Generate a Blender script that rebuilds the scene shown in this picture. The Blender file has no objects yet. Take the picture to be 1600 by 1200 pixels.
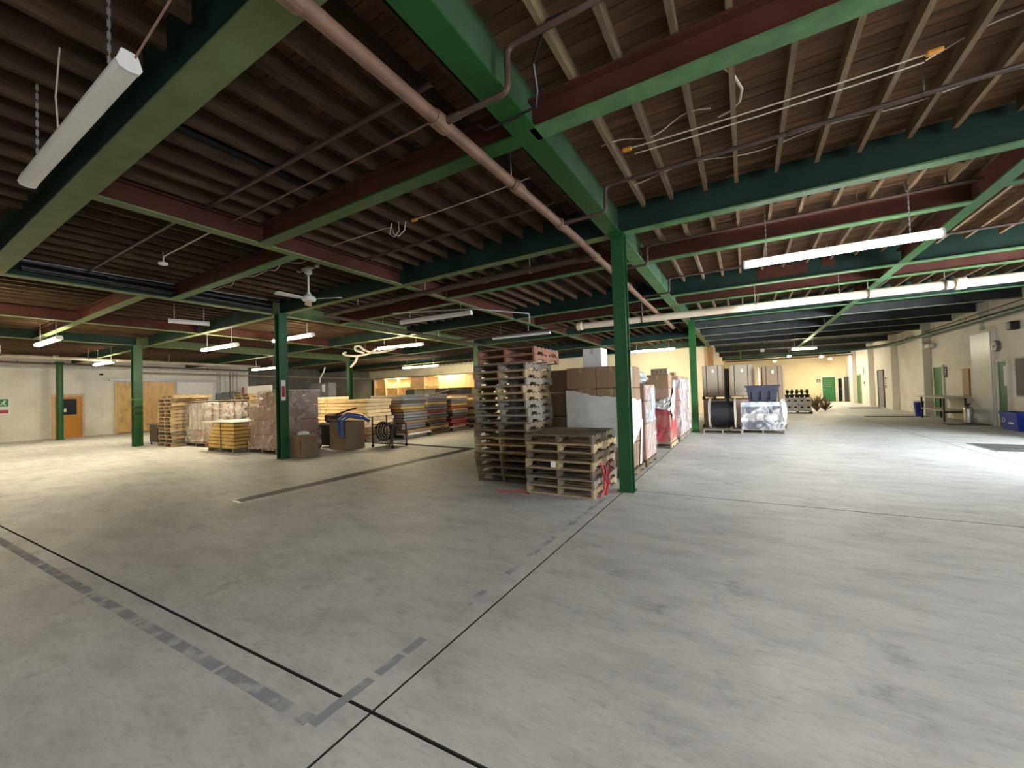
import bpy, math, random
from mathutils import Vector, Matrix
random.seed(7)
S = bpy.context.scene
COL = S.collection
D = bpy.data

# ------------------------------------------------------------------ camera, light, exposure
F_PX, H_CAM = 623.4, 1.65
yaw, pitch, roll = math.radians(30.278), math.radians(1.17), math.radians(-1.802)
fw = Vector((-math.sin(yaw) * math.cos(pitch), math.cos(yaw) * math.cos(pitch), math.sin(pitch)))
rt = fw.cross(Vector((0, 0, 1))).normalized()
upv = rt.cross(fw)
r2 = math.cos(roll) * rt + math.sin(roll) * upv
u2 = -math.sin(roll) * rt + math.cos(roll) * upv
cam = D.cameras.new('camera')
cam.sensor_width = 36.0
cam.sensor_fit = 'HORIZONTAL'
cam.lens = F_PX / 1600 * 36
cam.clip_start = 0.05
cam.clip_end = 200
camo = D.objects.new('camera', cam)
COL.objects.link(camo)
camo.matrix_world = Matrix(((r2.x, u2.x, -fw.x, 0), (r2.y, u2.y, -fw.y, 0), (r2.z, u2.z, -fw.z, H_CAM), (0, 0, 0, 1)))
S.camera = camo

w = D.worlds.new('world')
S.world = w
w.use_nodes = True
w.node_tree.nodes['Background'].inputs[0].default_value = (0.62, 0.75, 0.95, 1)
w.node_tree.nodes['Background'].inputs[1].default_value = 1.0
S.view_settings.view_transform = 'Standard'
S.view_settings.look = 'None'
S.view_settings.gamma = 1.0
S.view_settings.use_curve_mapping = False
S.view_settings.exposure = 0.85
S.cycles.use_denoising = True
S.cycles.max_bounces = 8
S.cycles.diffuse_bounces = 5


def area(name, loc, target, sx, sy, power, color):
    l = D.lights.new(name, 'AREA')
    l.shape = 'RECTANGLE'
    l.size, l.size_y, l.energy, l.color = sx, sy, power, color
    o = D.objects.new(name, l)
    COL.objects.link(o)
    o.location = loc
    o.rotation_euler = (Vector(target) - Vector(loc)).to_track_quat('-Z', 'Y').to_euler()
    return o


# daylight through the loading door; the near one is added to light the foreground
area('daylight_loading_door', (10.6, 9.2, 1.9), (0.0, 11.0, 1.7), 4.4, 3.6, 3300, (0.86, 0.93, 1.0))
area('added_near_door_fill', (7.75, 0.6, 1.9), (0.0, 1.0, 1.9), 4.4, 3.4, 330, (0.90, 0.95, 1.0))
TUBE_COOL, TUBE_NEUT, TUBE_WARM = 31.0, 66.0, 95.0
# ------------------------------------------------------------------ materials
MATS = {}


def mat(name, col, rough=0.6, metal=0.0, var=0.25, scale=4.0, bump=0.0, bscale=40.0, spec=0.4, col2=None, stretch=(1, 1, 1),
        detail=4.0, rnd=0.0, alpha=1.0, trans=0.0, emit=None, estr=0.0, world=False, contrast=(0.3, 0.7), avar=0.0):
    if name in MATS:
        return MATS[name]
    m = D.materials.new(name)
    m.use_nodes = True
    nt = m.node_tree
    b = nt.nodes['Principled BSDF']
    b.inputs['Roughness'].default_value = rough
    b.inputs['Metallic'].default_value = metal
    b.inputs['Specular IOR Level'].default_value = spec
    if emit:
        b.inputs['Emission Color'].default_value = (*emit, 1)
        b.inputs['Emission Strength'].default_value = estr
    if world:
        tc = nt.nodes.new('ShaderNodeNewGeometry')
        out = tc.outputs['Position']
    else:
        tc = nt.nodes.new('ShaderNodeTexCoord')
        out = tc.outputs['Object']
    mp = nt.nodes.new('ShaderNodeMapping')
    mp.inputs['Scale'].default_value = stretch
    nt.links.new(out, mp.inputs[0])
    oi = nt.nodes.new('ShaderNodeObjectInfo')
    ad = nt.nodes.new('ShaderNodeVectorMath')
    ad.operation = 'MULTIPLY_ADD'
    ad.inputs[0].default_value = (37, 19, 53) if not world else (0, 0, 0)
    nt.links.new(oi.outputs['Random'], ad.inputs[1])
    nt.links.new(mp.outputs[0], ad.inputs[2])
    vec = ad.outputs[0]
    n = nt.nodes.new('ShaderNodeTexNoise')
    n.inputs['Scale'].default_value = scale
    n.inputs['Detail'].default_value = detail
    nt.links.new(vec, n.inputs['Vector'])
    r = nt.nodes.new('ShaderNodeValToRGB')
    c2 = col2 if col2 else tuple(c * (1 - var) for c in col)
    r.color_ramp.elements[0].position, r.color_ramp.elements[1].position = contrast
    r.color_ramp.elements[0].color = (*c2, 1)
    r.color_ramp.elements[1].color = (*col, 1)
    nt.links.new(n.outputs['Fac'], r.inputs[0])
    cout = r.outputs[0]
    if rnd > 0:
        hs = nt.nodes.new('ShaderNodeHueSaturation')
        mr = nt.nodes.new('ShaderNodeMapRange')
        mr.inputs['To Min'].default_value = 1 - rnd
        mr.inputs['To Max'].default_value = 1 + rnd
        nt.links.new(oi.outputs['Random'], mr.inputs[0])
        nt.links.new(mr.outputs[0], hs.inputs['Value'])
        nt.links.new(cout, hs.inputs['Color'])
        cout = hs.outputs[0]
    nt.links.new(cout, b.inputs['Base Color'])
    if bump > 0:
        n2 = nt.nodes.new('ShaderNodeTexNoise')
        n2.inputs['Scale'].default_value = bscale
        n2.inputs['Detail'].default_value = 3
        nt.links.new(vec, n2.inputs['Vector'])
        bp = nt.nodes.new('ShaderNodeBump')
        bp.inputs['Strength'].default_value = bump
        bp.inputs['Distance'].default_value = 0.02
        nt.links.new(n2.outputs['Fac'], bp.inputs['Height'])
        nt.links.new(bp.outputs[0], b.inputs['Normal'])
    b.inputs['Alpha'].default_value = alpha
    if avar:
        n3 = nt.nodes.new('ShaderNodeTexNoise')
        n3.inputs['Scale'].default_value = avar
        n3.inputs['Detail'].default_value = 5
        n3.inputs['Distortion'].default_value = 1.2
        nt.links.new(vec, n3.inputs['Vector'])
        m3 = nt.nodes.new('ShaderNodeMapRange')
        m3.inputs['From Min'].default_value, m3.inputs['From Max'].default_value = 0.42, 0.68
        m3.inputs['To Min'].default_value, m3.inputs['To Max'].default_value = alpha * .35, min(1.0, alpha * 2.6)
        nt.links.new(n3.outputs['Fac'], m3.inputs[0])
        nt.links.new(m3.outputs[0], b.inputs['Alpha'])
    b.inputs['Transmission Weight'].default_value = trans
    MATS[name] = m
    return m


def floor_mat():
    m = D.materials.new('concrete')
    m.use_nodes = True
    nt = m.node_tree
    N, L = nt.nodes, nt.links
    b = N['Principled BSDF']
    g = N.new('ShaderNodeNewGeometry')

    def noise(scale, det, stretch=(1, 1, 1), rough=0.6, rot=0.0):
        mp = N.new('ShaderNodeMapping')
        mp.inputs['Scale'].default_value = stretch
        mp.inputs['Rotation'].default_value = (0, 0, rot)
        L.new(g.outputs['Position'], mp.inputs[0])
        n = N.new('ShaderNodeTexNoise')
        n.inputs['Scale'].default_value = scale
        n.inputs['Detail'].default_value = det
        n.inputs['Roughness'].default_value = rough
        L.new(mp.outputs[0], n.inputs['Vector'])
        return n.outputs['Fac']

    def ramp(f, p0, c0, p1, c1):
        r = N.new('ShaderNodeValToRGB')
        r.color_ramp.elements[0].position, r.color_ramp.elements[1].position = p0, p1
        r.color_ramp.elements[0].color = (*c0, 1)
        r.color_ramp.elements[1].color = (*c1, 1)
        L.new(f, r.inputs[0])
        return r.outputs[0]

    def mul(a, bb, fac=1.0):
        x = N.new('ShaderNodeMix')
        x.data_type = 'RGBA'
        x.blend_type = 'MULTIPLY'
        x.inputs['Factor'].default_value = fac
        L.new(a, x.inputs['A'])
        L.new(bb, x.inputs['B'])
        return x.outputs['Result']
    base = ramp(noise(0.55, 6), 0.32, (0.455, 0.455, 0.435), 0.68, (0.575, 0.575, 0.55))
    sc = ramp(noise(1.6, 6, (1, 2.6, 1), 0.65, 0.5), 0.36, (0.80, 0.80, 0.80), 0.56, (1, 1, 1))
    st = ramp(noise(2.3, 5, (1, 1, 1), 0.7), 0.30, (0.72, 0.72, 0.73), 0.42, (1, 1, 1))
    sp = ramp(noise(9, 4, (1, 3.5, 1), 0.7, -0.3), 0.34, (0.86, 0.85, 0.84), 0.5, (1, 1, 1))
    lt = ramp(noise(1.1, 7, (1.6, 1, 1), 0.62, 1.0), 0.58, (1, 1, 1), 0.72, (1.18, 1.17, 1.14))
    c = mul(mul(mul(mul(base, sc), st), sp), lt)
    # faint ribbed tyre tracks
    def track(cx, cy, ang, wid, y0, y1):
        mp = N.new('ShaderNodeMapping')
        mp.vector_type = 'TEXTURE'
        mp.inputs['Location'].default_value = (cx, cy, 0)
        mp.inputs['Rotation'].default_value = (0, 0, ang)
        L.new(g.outputs['Position'], mp.inputs[0])
        sp_ = N.new('ShaderNodeSeparateXYZ')
        L.new(mp.outputs[0], sp_.inputs[0])

        def m(op, a, bv, clamp=False):
            n = N.new('ShaderNodeMath')
            n.operation = op
            n.use_clamp = clamp
            L.new(a, n.inputs[0])
            if isinstance(bv, (int, float)): n.inputs[1].default_value = bv
            else: L.new(bv, n.inputs[1])
            return n.outputs[0]
        band = m('LESS_THAN', m('ABSOLUTE', sp_.outputs[1], 0), wid)
        rng = m('MULTIPLY', m('GREATER_THAN', sp_.outputs[0], y0), m('LESS_THAN', sp_.outputs[0], y1))
        rib = m('GREATER_THAN', m('SINE', m('MULTIPLY', sp_.outputs[0], 150.0), 0), 0.0)
        nz = m('MULTIPLY', m('SUBTRACT', noise(3.0, 5), 0.42), 4.0, True)
        k = m('MULTIPLY', m('MULTIPLY', band, rng), m('MULTIPLY', rib, nz))
        k = m('MULTIPLY', k, 0.18)
        return m('SUBTRACT', m('MULTIPLY', k, 0), m('SUBTRACT', k, 1.0))
    for a_ in ((-2.25, 1.05, 2.18, .045, -1.2, 1.6), (-2.48, 0.88, 2.18, .045, -1.2, 1.4), (-3.9, 2.1, 2.3, .05, -1.0, 1.2)):
        cc = N.new('ShaderNodeCombineColor')
        t_ = track(*a_)
        for i_ in range(3): L.new(t_, cc.inputs[i_])
        c = mul(c, cc.outputs[0])
    L.new(c, b.inputs['Base Color'])
    rr = N.new('ShaderNodeMapRange')
    L.new(noise(1.3, 5), rr.inputs[0])
    rr.inputs['To Min'].default_value = 0.42
    rr.inputs['To Max'].default_value = 0.72
    L.new(rr.outputs[0], b.inputs['Roughness'])
    b.inputs['Specular IOR Level'].default_value = 0.35
    bp = N.new('ShaderNodeBump')
    bp.inputs['Strength'].default_value = 0.12
    bp.inputs['Distance'].default_value = 0.01
    L.new(noise(14, 5), bp.inputs['Height'])
    L.new(bp.outputs[0], b.inputs['Normal'])
    MATS['concrete'] = m
    return m


def brick_mat(name, c1, c2, mortar):
    m = D.materials.new(name)
    m.use_nodes = True
    nt = m.node_tree
    N, L = nt.nodes, nt.links
    b = N['Principled BSDF']
    b.inputs['Roughness'].default_value = 0.75
    g = N.new('ShaderNodeNewGeometry')
    sx = N.new('ShaderNodeSeparateXYZ')
    L.new(g.outputs['Position'], sx.inputs[0])
    a = N.new('ShaderNodeMath')
    L.new(sx.outputs[0], a.inputs[0])
    L.new(sx.outputs[1], a.inputs[1])
    cx = N.new('ShaderNodeCombineXYZ')
    L.new(a.outputs[0], cx.inputs[0])
    L.new(sx.outputs[2], cx.inputs[1])
    t = N.new('ShaderNodeTexBrick')
    t.inputs['Scale'].default_value = 1.0
    t.inputs['Brick Width'].default_value = 0.4
    t.inputs['Row Height'].default_value = 0.2
    t.inputs['Mortar Size'].default_value = 0.006
    t.inputs['Color1'].default_value = (*c1, 1)
    t.inputs['Color2'].default_value = (*c2, 1)
    t.inputs['Mortar'].default_value = (*mortar, 1)
    L.new(cx.outputs[0], t.inputs['Vector'])
    n = N.new('ShaderNodeTexNoise')
    n.inputs['Scale'].default_value = 0.8
    n.inputs['Detail'].default_value = 6
    L.new(g.outputs['Position'], n.inputs['Vector'])
    r = N.new('ShaderNodeValToRGB')
    r.color_ramp.elements[0].position, r.color_ramp.elements[1].position = 0.3, 0.55
    r.color_ramp.elements[0].color = (0.82, 0.81, 0.79, 1)
    r.color_ramp.elements[1].color = (1, 1, 1, 1)
    L.new(n.outputs['Fac'], r.inputs[0])
    x = N.new('ShaderNodeMix')
    x.data_type = 'RGBA'
    x.blend_type = 'MULTIPLY'
    x.inputs['Factor'].default_value = 1
    L.new(t.outputs[0], x.inputs['A'])
    L.new(r.outputs[0], x.inputs['B'])
    L.new(x.outputs['Result'], b.inputs['Base Color'])
    bp = N.new('ShaderNodeBump')
    bp.inputs['Strength'].default_value = 0.25
    bp.inputs['Distance'].default_value = 0.01
    L.new(t.outputs['Fac'], bp.inputs['Height'])
    bp.invert = True
    L.new(bp.outputs[0], b.inputs['Normal'])
    MATS[name] = m
    return m


CONC = floor_mat()
WALLW = brick_mat('painted_block', (0.74, 0.71, 0.65), (0.70, 0.675, 0.615), (0.60, 0.57, 0.51))
M = {}
M['dark_joint'] = mat('joint_sealant', (0.03, 0.028, 0.025), 0.9)
M['tape'] = mat('worn_floor_paint', (0.27, 0.275, 0.30), 0.8, scale=6, detail=8.0, world=True, contrast=(0.40, 0.53), col2=(0.455, 0.455, 0.435))
M['green'] = mat('green_enamel', (0.011, 0.085, 0.025), 0.42, var=0.3, scale=2.0, bump=0.05, bscale=12)
M['green_bright'] = mat('green_enamel_bright', (0.015, 0.085, 0.018), 0.4, var=0.25, scale=2.5)
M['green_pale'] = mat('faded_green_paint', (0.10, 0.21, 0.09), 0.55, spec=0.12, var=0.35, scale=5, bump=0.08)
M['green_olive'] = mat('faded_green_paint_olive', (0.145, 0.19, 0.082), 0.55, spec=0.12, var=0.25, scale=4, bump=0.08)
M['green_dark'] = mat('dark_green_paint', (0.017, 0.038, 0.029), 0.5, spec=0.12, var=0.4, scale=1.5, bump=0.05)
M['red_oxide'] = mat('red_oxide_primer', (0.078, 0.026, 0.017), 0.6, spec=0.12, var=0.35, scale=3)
M['green_dull'] = mat('dull_green_web', (0.045, 0.095, 0.045), 0.6, var=0.35, scale=3, bump=0.08)
M['edge_pale'] = mat('pale_worn_edge', (0.24, 0.26, 0.19), 0.6, spec=0.12, var=0.3)
M['green_pipe'] = mat('green_pipe_paint', (0.055, 0.12, 0.085), 0.45, var=0.3, scale=3)
M['charcoal'] = mat('charcoal_paint_and_shade', (0.046, 0.048, 0.045), 0.55, spec=0.12, var=0.35, scale=2)  # far beam webs: unlit side put into the colour; dark boarding shares it
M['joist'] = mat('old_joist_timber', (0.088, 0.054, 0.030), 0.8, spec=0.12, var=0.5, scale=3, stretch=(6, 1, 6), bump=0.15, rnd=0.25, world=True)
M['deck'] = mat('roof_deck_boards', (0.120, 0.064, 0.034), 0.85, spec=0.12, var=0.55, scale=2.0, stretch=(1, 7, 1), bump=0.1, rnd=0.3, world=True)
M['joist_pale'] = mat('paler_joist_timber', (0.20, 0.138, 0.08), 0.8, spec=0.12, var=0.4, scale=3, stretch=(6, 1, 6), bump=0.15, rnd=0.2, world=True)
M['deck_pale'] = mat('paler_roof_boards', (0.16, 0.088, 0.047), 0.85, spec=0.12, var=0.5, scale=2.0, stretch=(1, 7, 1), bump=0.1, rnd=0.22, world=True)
M['pipe_brown'] = mat('rusty_brown_pipe', (0.20, 0.11, 0.07), 0.5, var=0.35, scale=5, spec=0.5)
M['pipe_dark'] = mat('dark_iron_pipe', (0.075, 0.045, 0.032), 0.5, var=0.3, scale=6)
M['pipe_black'] = mat('black_rubber_pipe', (0.012, 0.012, 0.013), 0.4)
M['pipe_cream'] = mat('cream_pipe_insulation', (0.62, 0.52, 0.38), 0.6, var=0.15, scale=3)
M['galv'] = mat('galvanised_steel', (0.42, 0.42, 0.40), 0.4, metal=0.7, var=0.2)
M['white_metal'] = mat('white_enamel', (0.66, 0.65, 0.60), 0.4, var=0.12, scale=3)
M['white_plastic'] = mat('white_plastic', (0.75, 0.74, 0.70), 0.45, var=0.08)
M['cable'] = mat('white_cable', (0.62, 0.52, 0.42), 0.5, var=0.1)
M['orange_plug'] = mat('orange_connector', (0.75, 0.33, 0.05), 0.4)
M['tube_cool'] = mat('lit_tube_cool', (0.9, 0.9, 0.9), 0.5, emit=(1.0, 0.97, 0.93), estr=TUBE_COOL)
M['tube_neut'] = mat('lit_tube_neutral', (0.9, 0.9, 0.9), 0.5, emit=(1.0, 0.86, 0.60), estr=TUBE_NEUT)
M['tube_far'] = mat('lit_tube_far', (0.9, 0.9, 0.9), 0.5, emit=(1.0, 0.88, 0.64), estr=150.0)
M['tube_shelf'] = mat('lit_tube_shelf', (0.9, 0.9, 0.9), 0.5, emit=(1.0, 0.80, 0.48), estr=60.0)
M['tube_warm'] = mat('lit_tube_warm', (0.9, 0.9, 0.9), 0.5, emit=(1.0, 0.80, 0.48), estr=TUBE_WARM)
M['lens_off'] = mat('unlit_lens', (0.72, 0.72, 0.67), 0.35, var=0.08)
PAL = [mat('pallet_wood_grey', (0.17, 0.125, 0.075), 0.85, var=0.4, scale=6, stretch=(1, 1, 1), rnd=0.25),
       mat('pallet_wood_pale', (0.40, 0.29, 0.16), 0.8, var=0.3, scale=6, rnd=0.2),
       mat('pallet_wood_red', (0.30, 0.14, 0.09), 0.8, var=0.3, scale=6, rnd=0.15),
       mat('pallet_wood_weathered', (0.25, 0.215, 0.165), 0.85, var=0.35, scale=6, rnd=0.2)]
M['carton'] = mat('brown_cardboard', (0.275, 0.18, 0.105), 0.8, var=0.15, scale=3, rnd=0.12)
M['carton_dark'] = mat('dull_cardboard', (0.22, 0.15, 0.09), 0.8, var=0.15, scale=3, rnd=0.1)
M['carton_pink'] = mat('pinkish_cardboard', (0.36, 0.23, 0.17), 0.8, var=0.2, scale=4, rnd=0.12)
M['carton_grey'] = mat('greyish_cardboard', (0.29, 0.23, 0.165), 0.75, var=0.12, scale=2, rnd=0.06)
M['tapeb'] = mat('packing_tape', (0.42, 0.31, 0.19), 0.35)
M['tapew'] = mat('light_packing_tape', (0.6, 0.55, 0.48), 0.35)
M['strap_dark'] = mat('dark_strap', (0.05, 0.04, 0.035), 0.5)
M['film_white'] = mat('white_stretch_film', (0.66, 0.68, 0.66), 0.35, var=0.12, scale=2, bump=0.35, bscale=6, stretch=(1, 1, 3))
M['film_clear'] = mat('clear_stretch_film', (0.86, 0.84, 0.82), 0.22, var=0.05, alpha=0.20, bump=0.8, bscale=7, spec=0.8, avar=4.0)
M['film_pink'] = mat('pinkish_stretch_film', (0.55, 0.43, 0.40), 0.25, var=0.15, scale=3, avar=3.0, alpha=0.34, bump=0.9, bscale=6, spec=0.7)
M['film_lilac'] = mat('lilac_stretch_film', (0.70, 0.64, 0.68), 0.25, var=0.1, alpha=0.40, avar=2.5, bump=0.7, bscale=6, spec=0.7)
M['film_blue'] = mat('pale_blue_bag', (0.62, 0.76, 0.82), 0.3, var=0.15, scale=5, alpha=0.62, avar=3.0, bump=0.8, bscale=8)
M['film_red'] = mat('red_stretch_film', (0.60, 0.075, 0.10), 0.3, var=0.3, scale=4, alpha=0.62, avar=2.0, bump=0.7, bscale=7)
M['crumple'] = mat('crumpled_clear_bag', (0.68, 0.70, 0.70), 0.25, var=0.35, scale=9, alpha=0.8, bump=1.0, bscale=14)
M['red_strap'] = mat('red_plastic_strap', (0.55, 0.06, 0.07), 0.4)
M['print'] = mat('dark_print', (0.05, 0.04, 0.035), 0.7)
M['paper'] = mat('white_paper', (0.78, 0.78, 0.76), 0.7, var=0.05)
M['ply'] = mat('knotty_plywood', (0.66, 0.43, 0.19), 0.6, var=0.28, scale=1.6, stretch=(3, 3, 1.2), rnd=0.08, contrast=(0.32, 0.55))
M['ply_pale'] = mat('pale_timber', (0.78, 0.56, 0.28), 0.65, var=0.22, scale=3, rnd=0.15)
M['ply_yellow'] = mat('yellow_timber', (0.60, 0.38, 0.10), 0.65, var=0.3, scale=3, rnd=0.15)
M['timber_brown'] = mat('brown_timber', (0.30, 0.155, 0.07), 0.7, var=0.3, scale=3, rnd=0.2)
M['panel_dark'] = mat('dark_laminate', (0.115, 0.085, 0.065), 0.6, var=0.3, scale=2, rnd=0.3)
M['panel_grey'] = mat('grey_laminate', (0.22, 0.205, 0.185), 0.6, var=0.2, scale=2, rnd=0.2)
M['panel_red'] = mat('red_laminate', (0.33, 0.04, 0.035), 0.5, var=0.2)
M['panel_pale'] = mat('pale_board', (0.66, 0.60, 0.48), 0.6, var=0.15, rnd=0.08)
M['orange_door'] = mat('orange_wood_door', (0.52, 0.22, 0.02), 0.45, var=0.15, scale=2)
M['green_door'] = mat('green_door_paint', (0.025, 0.17, 0.055), 0.45, var=0.15)
M['grey_door'] = mat('dark_grey_door', (0.055, 0.055, 0.055), 0.5, var=0.15)
M['lilac_door'] = mat('mauve_grey_door', (0.20, 0.19, 0.23), 0.5, var=0.2)
M['black_glass'] = mat('black_glass', (0.010, 0.014, 0.020), 0.45, spec=0.2, var=0.1)
M['brass'] = mat('brass', (0.7, 0.5, 0.2), 0.3, metal=0.8)
M['sheet'] = mat('glossy_wall_sheet', (0.50, 0.54, 0.56), 0.30, var=0.08, spec=0.6)
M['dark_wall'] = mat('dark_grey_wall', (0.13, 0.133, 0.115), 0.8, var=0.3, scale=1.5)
M['cream_wall'] = mat('cream_wall_paint', (0.70, 0.60, 0.40), 0.7, var=0.08, scale=1.2)
M['cream_sheet'] = mat('cream_plastic_sheet', (0.66, 0.60, 0.40), 0.5, var=0.15, scale=2)
M['steel_dark'] = mat('dark_steel', (0.05, 0.05, 0.05), 0.45, metal=0.4)
M['steel_grey'] = mat('grey_cabinet_paint', (0.16, 0.17, 0.165), 0.5, var=0.15)
M['steel'] = mat('brushed_steel', (0.55, 0.55, 0.53), 0.3, metal=0.9)
M['rubber'] = mat('black_rubber', (0.018, 0.018, 0.018), 0.7)
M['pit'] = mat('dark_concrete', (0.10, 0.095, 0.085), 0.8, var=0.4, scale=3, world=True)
M['blue'] = mat('blue_plastic', (0.008, 0.045, 0.40), 0.35, var=0.1)
M['blue_dk'] = mat('blue_wheel_bin_plastic', (0.02, 0.035, 0.33), 0.35, var=0.1)
M['navy'] = mat('navy_black_plastic', (0.030, 0.035, 0.055), 0.35, var=0.25, scale=4, bump=0.1)
M['blue_hose'] = mat('blue_hose', (0.045, 0.11, 0.30), 0.4)
M['hose_white'] = mat('white_hose', (0.78, 0.76, 0.68), 0.45)
M['black_cable'] = mat('black_cable_sheath', (0.014, 0.015, 0.017), 0.38, var=0.2)
M['red'] = mat('red_paint', (0.45, 0.03, 0.03), 0.45)
M['sign_green'] = mat('sign_green', (0.03, 0.22, 0.08), 0.5)
M['table_top'] = mat('grey_table_top', (0.50, 0.48, 0.42), 0.4, var=0.1)
M['post_brown'] = mat('orange_brown_post', (0.34, 0.15, 0.06), 0.6, var=0.25)
M['leaf'] = mat('dark_green_leaves', (0.035, 0.07, 0.022), 0.6, var=0.4, rnd=0.2)
M['dry'] = mat('dry_brown_stems', (0.17, 0.115, 0.055), 0.8, var=0.4, rnd=0.2)
M['can_label'] = mat('beige_pail', (0.50, 0.40, 0.33), 0.5, var=0.12, rnd=0.12)
M['crate'] = mat('grey_white_crate', (0.50, 0.49, 0.46), 0.6, var=0.15)
M['block_white'] = mat('lattice_wrap', (0.68, 0.66, 0.62), 0.5)


# ------------------------------------------------------------------ mesh builder
class MB:
    def __init__(s):
        s.v, s.f, s.m = [], [], []

    def add(s, vs, fs, mi=0):
        b = len(s.v)
        s.v += [tuple(p) for p in vs]
        s.f += [tuple(b + i for i in q) for q in fs]
        s.m += [mi] * len(fs)

    def box(s, a, b, mi=0, ch=0.0):
        x0, x1 = sorted((a[0], b[0])); y0, y1 = sorted((a[1], b[1])); z0, z1 = sorted((a[2], b[2]))
        if ch <= 0:
            s.add([(x0, y0, z0), (x1, y0, z0), (x1, y1, z0), (x0, y1, z0), (x0, y0, z1), (x1, y0, z1), (x1, y1, z1), (x0, y1, z1)],
                  [(3, 2, 1, 0), (4, 5, 6, 7), (0, 1, 5, 4), (1, 2, 6, 5), (2, 3, 7, 6), (3, 0, 4, 7)], mi)
            return s
        c = min(ch, (x1 - x0) / 2.01, (y1 - y0) / 2.01, (z1 - z0) / 2.01)

        def ring(z, i):
            return [(x0 + i + c, y0 + i, z), (x1 - i - c, y0 + i, z), (x1 - i, y0 + i + c, z), (x1 - i, y1 - i - c, z), (x1 - i - c, y1 - i, z), (x0 + i + c, y1 - i, z),
                    (x0 + i, y1 - i - c, z), (x0 + i, y0 + i + c, z)]
        vs = ring(z0, c) + ring(z0 + c, 0) + ring(z1 - c, 0) + ring(z1, c)
        fs = [tuple(range(7, -1, -1)), tuple(range(24, 32))]
        for k in range(3):
            for i in range(8):
                j = (i + 1) % 8
                fs.append((k * 8 + i, k * 8 + j, k * 8 + 8 + j, k * 8 + 8 + i))
        s.add(vs, fs, mi)
        return s

    def obox(s, c, ax, ay, az, hx, hy, hz, mi=0):
        c, ax, ay, az = Vector(c), Vector(ax).normalized(), Vector(ay).normalized(), Vector(az).normalized()
        vs = [c + sx * hx * ax + sy * hy * ay + sz * hz * az for sz in (-1, 1) for sx, sy in ((-1, -1), (1, -1), (1, 1), (-1, 1))]
        s.add(vs, [(3, 2, 1, 0), (4, 5, 6, 7), (0, 1, 5, 4), (1, 2, 6, 5), (2, 3, 7, 6), (3, 0, 4, 7)], mi)
        return s

    def beam(s, p, q, wx, hz, mi=0):
        p, q = Vector(p), Vector(q)
        d = (q - p)
        side = d.cross(Vector((0, 0, 1)))
        if side.length < 1e-6:
            side = Vector((1, 0, 0))
        side.normalize()
        up = side.cross(d.normalized())
        return s.obox((p + q) / 2, d, side, up, d.length / 2, wx / 2, hz / 2, mi)

    def prism(s, poly, p, q, axis_u, axis_v, mi=0):
        """polygon (u,v) swept from p to q"""
        p, q, au, av = Vector(p), Vector(q), Vector(axis_u), Vector(axis_v)
        n = len(poly)
        vs = [p + au * a + av * b for a, b in poly] + [q + au * a + av * b for a, b in poly]
        fs = [tuple(range(n - 1, -1, -1)), tuple(range(n, 2 * n))]
        for i in range(n):
            j = (i + 1) % n
            fs.append((i, j, n + j, n + i))
        s.add(vs, fs, mi)
        return s

    def tube(s, pts, r, n=8, mi=0, cap=True):
        pts = [Vector(p) for p in pts]
        rs = r if isinstance(r, (list, tuple)) else [r] * len(pts)
        prev = None
        rings = []
        for i, p in enumerate(pts):
            d = (pts[min(i + 1, len(pts) - 1)] - pts[max(i - 1, 0)]).normalized()
            if prev is None:
                a = d.cross(Vector((0, 0, 1)))
                if a.length < 1e-4:
                    a = Vector((1, 0, 0))
            else:
                a = prev - d * prev.dot(d)
                if a.length < 1e-5:
                    a = d.cross(Vector((0, 0, 1)))
            a.normalize()
            prev = a
            bb = d.cross(a)
            rings.append([p + rs[i] * (math.cos(2 * math.pi * k / n) * a + math.sin(2 * math.pi * k / n) * bb) for k in range(n)])
        vs = [x for rg in rings for x in rg]
        fs = []
        for i in range(len(pts) - 1):
            for k in range(n):
                kk = (k + 1) % n
                fs.append((i * n + k, i * n + kk, (i + 1) * n + kk, (i + 1) * n + k))
        if cap:
            fs.append(tuple(range(n - 1, -1, -1)))
            fs.append(tuple((len(pts) - 1) * n + k for k in range(n)))
        s.add(vs, fs, mi)
        return s

    def lathe(s, c, prof, n=20, mi=0, axis='z', close=True):
        c = Vector(c)
        A = {'z': (Vector((1, 0, 0)), Vector((0, 1, 0)), Vector((0, 0, 1))), 'x': (Vector((0, 1, 0)), Vector((0, 0, 1)), Vector((1, 0, 0))),
             'y': (Vector((0, 0, 1)), Vector((1, 0, 0)), Vector((0, 1, 0)))}[axis]
        vs = []
        for r, h in prof:
            for k in range(n):
                t = 2 * math.pi * k / n
                vs.append(c + A[0] * r * math.cos(t) + A[1] * r * math.sin(t) + A[2] * h)
        fs = []
        for i in range(len(prof) - 1):
            for k in range(n):
                kk = (k + 1) % n
                fs.append((i * n + k, i * n + kk, (i + 1) * n + kk, (i + 1) * n + k))
        if close:
            fs.append(tuple(range(n - 1, -1, -1)))
            fs.append(tuple((len(prof) - 1) * n + k for k in range(n)))
        s.add(vs, fs, mi)
        return s

    def quad(s, a, b, c, d, mi=0):
        s.add([a, b, c, d], [(0, 1, 2, 3)], mi)
        return s

    def mesh(s, name, mats, off=(0, 0, 0), smooth=False):
        me = D.meshes.new(name)
        o = Vector(off)
        me.from_pydata([tuple(Vector(p) - o) for p in s.v], [], s.f)
        for m in (mats if isinstance(mats, (list, tuple)) else [mats]):
            me.materials.append(m)
        if len(me.materials) > 1:
            me.polygons.foreach_set('material_index', s.m)
        if smooth:
            me.polygons.foreach_set('use_smooth', [True] * len(s.f))
            try:
                me.set_sharp_from_angle(angle=math.radians(40))
            except Exception:
                pass
        me.update()
        return me


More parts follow.
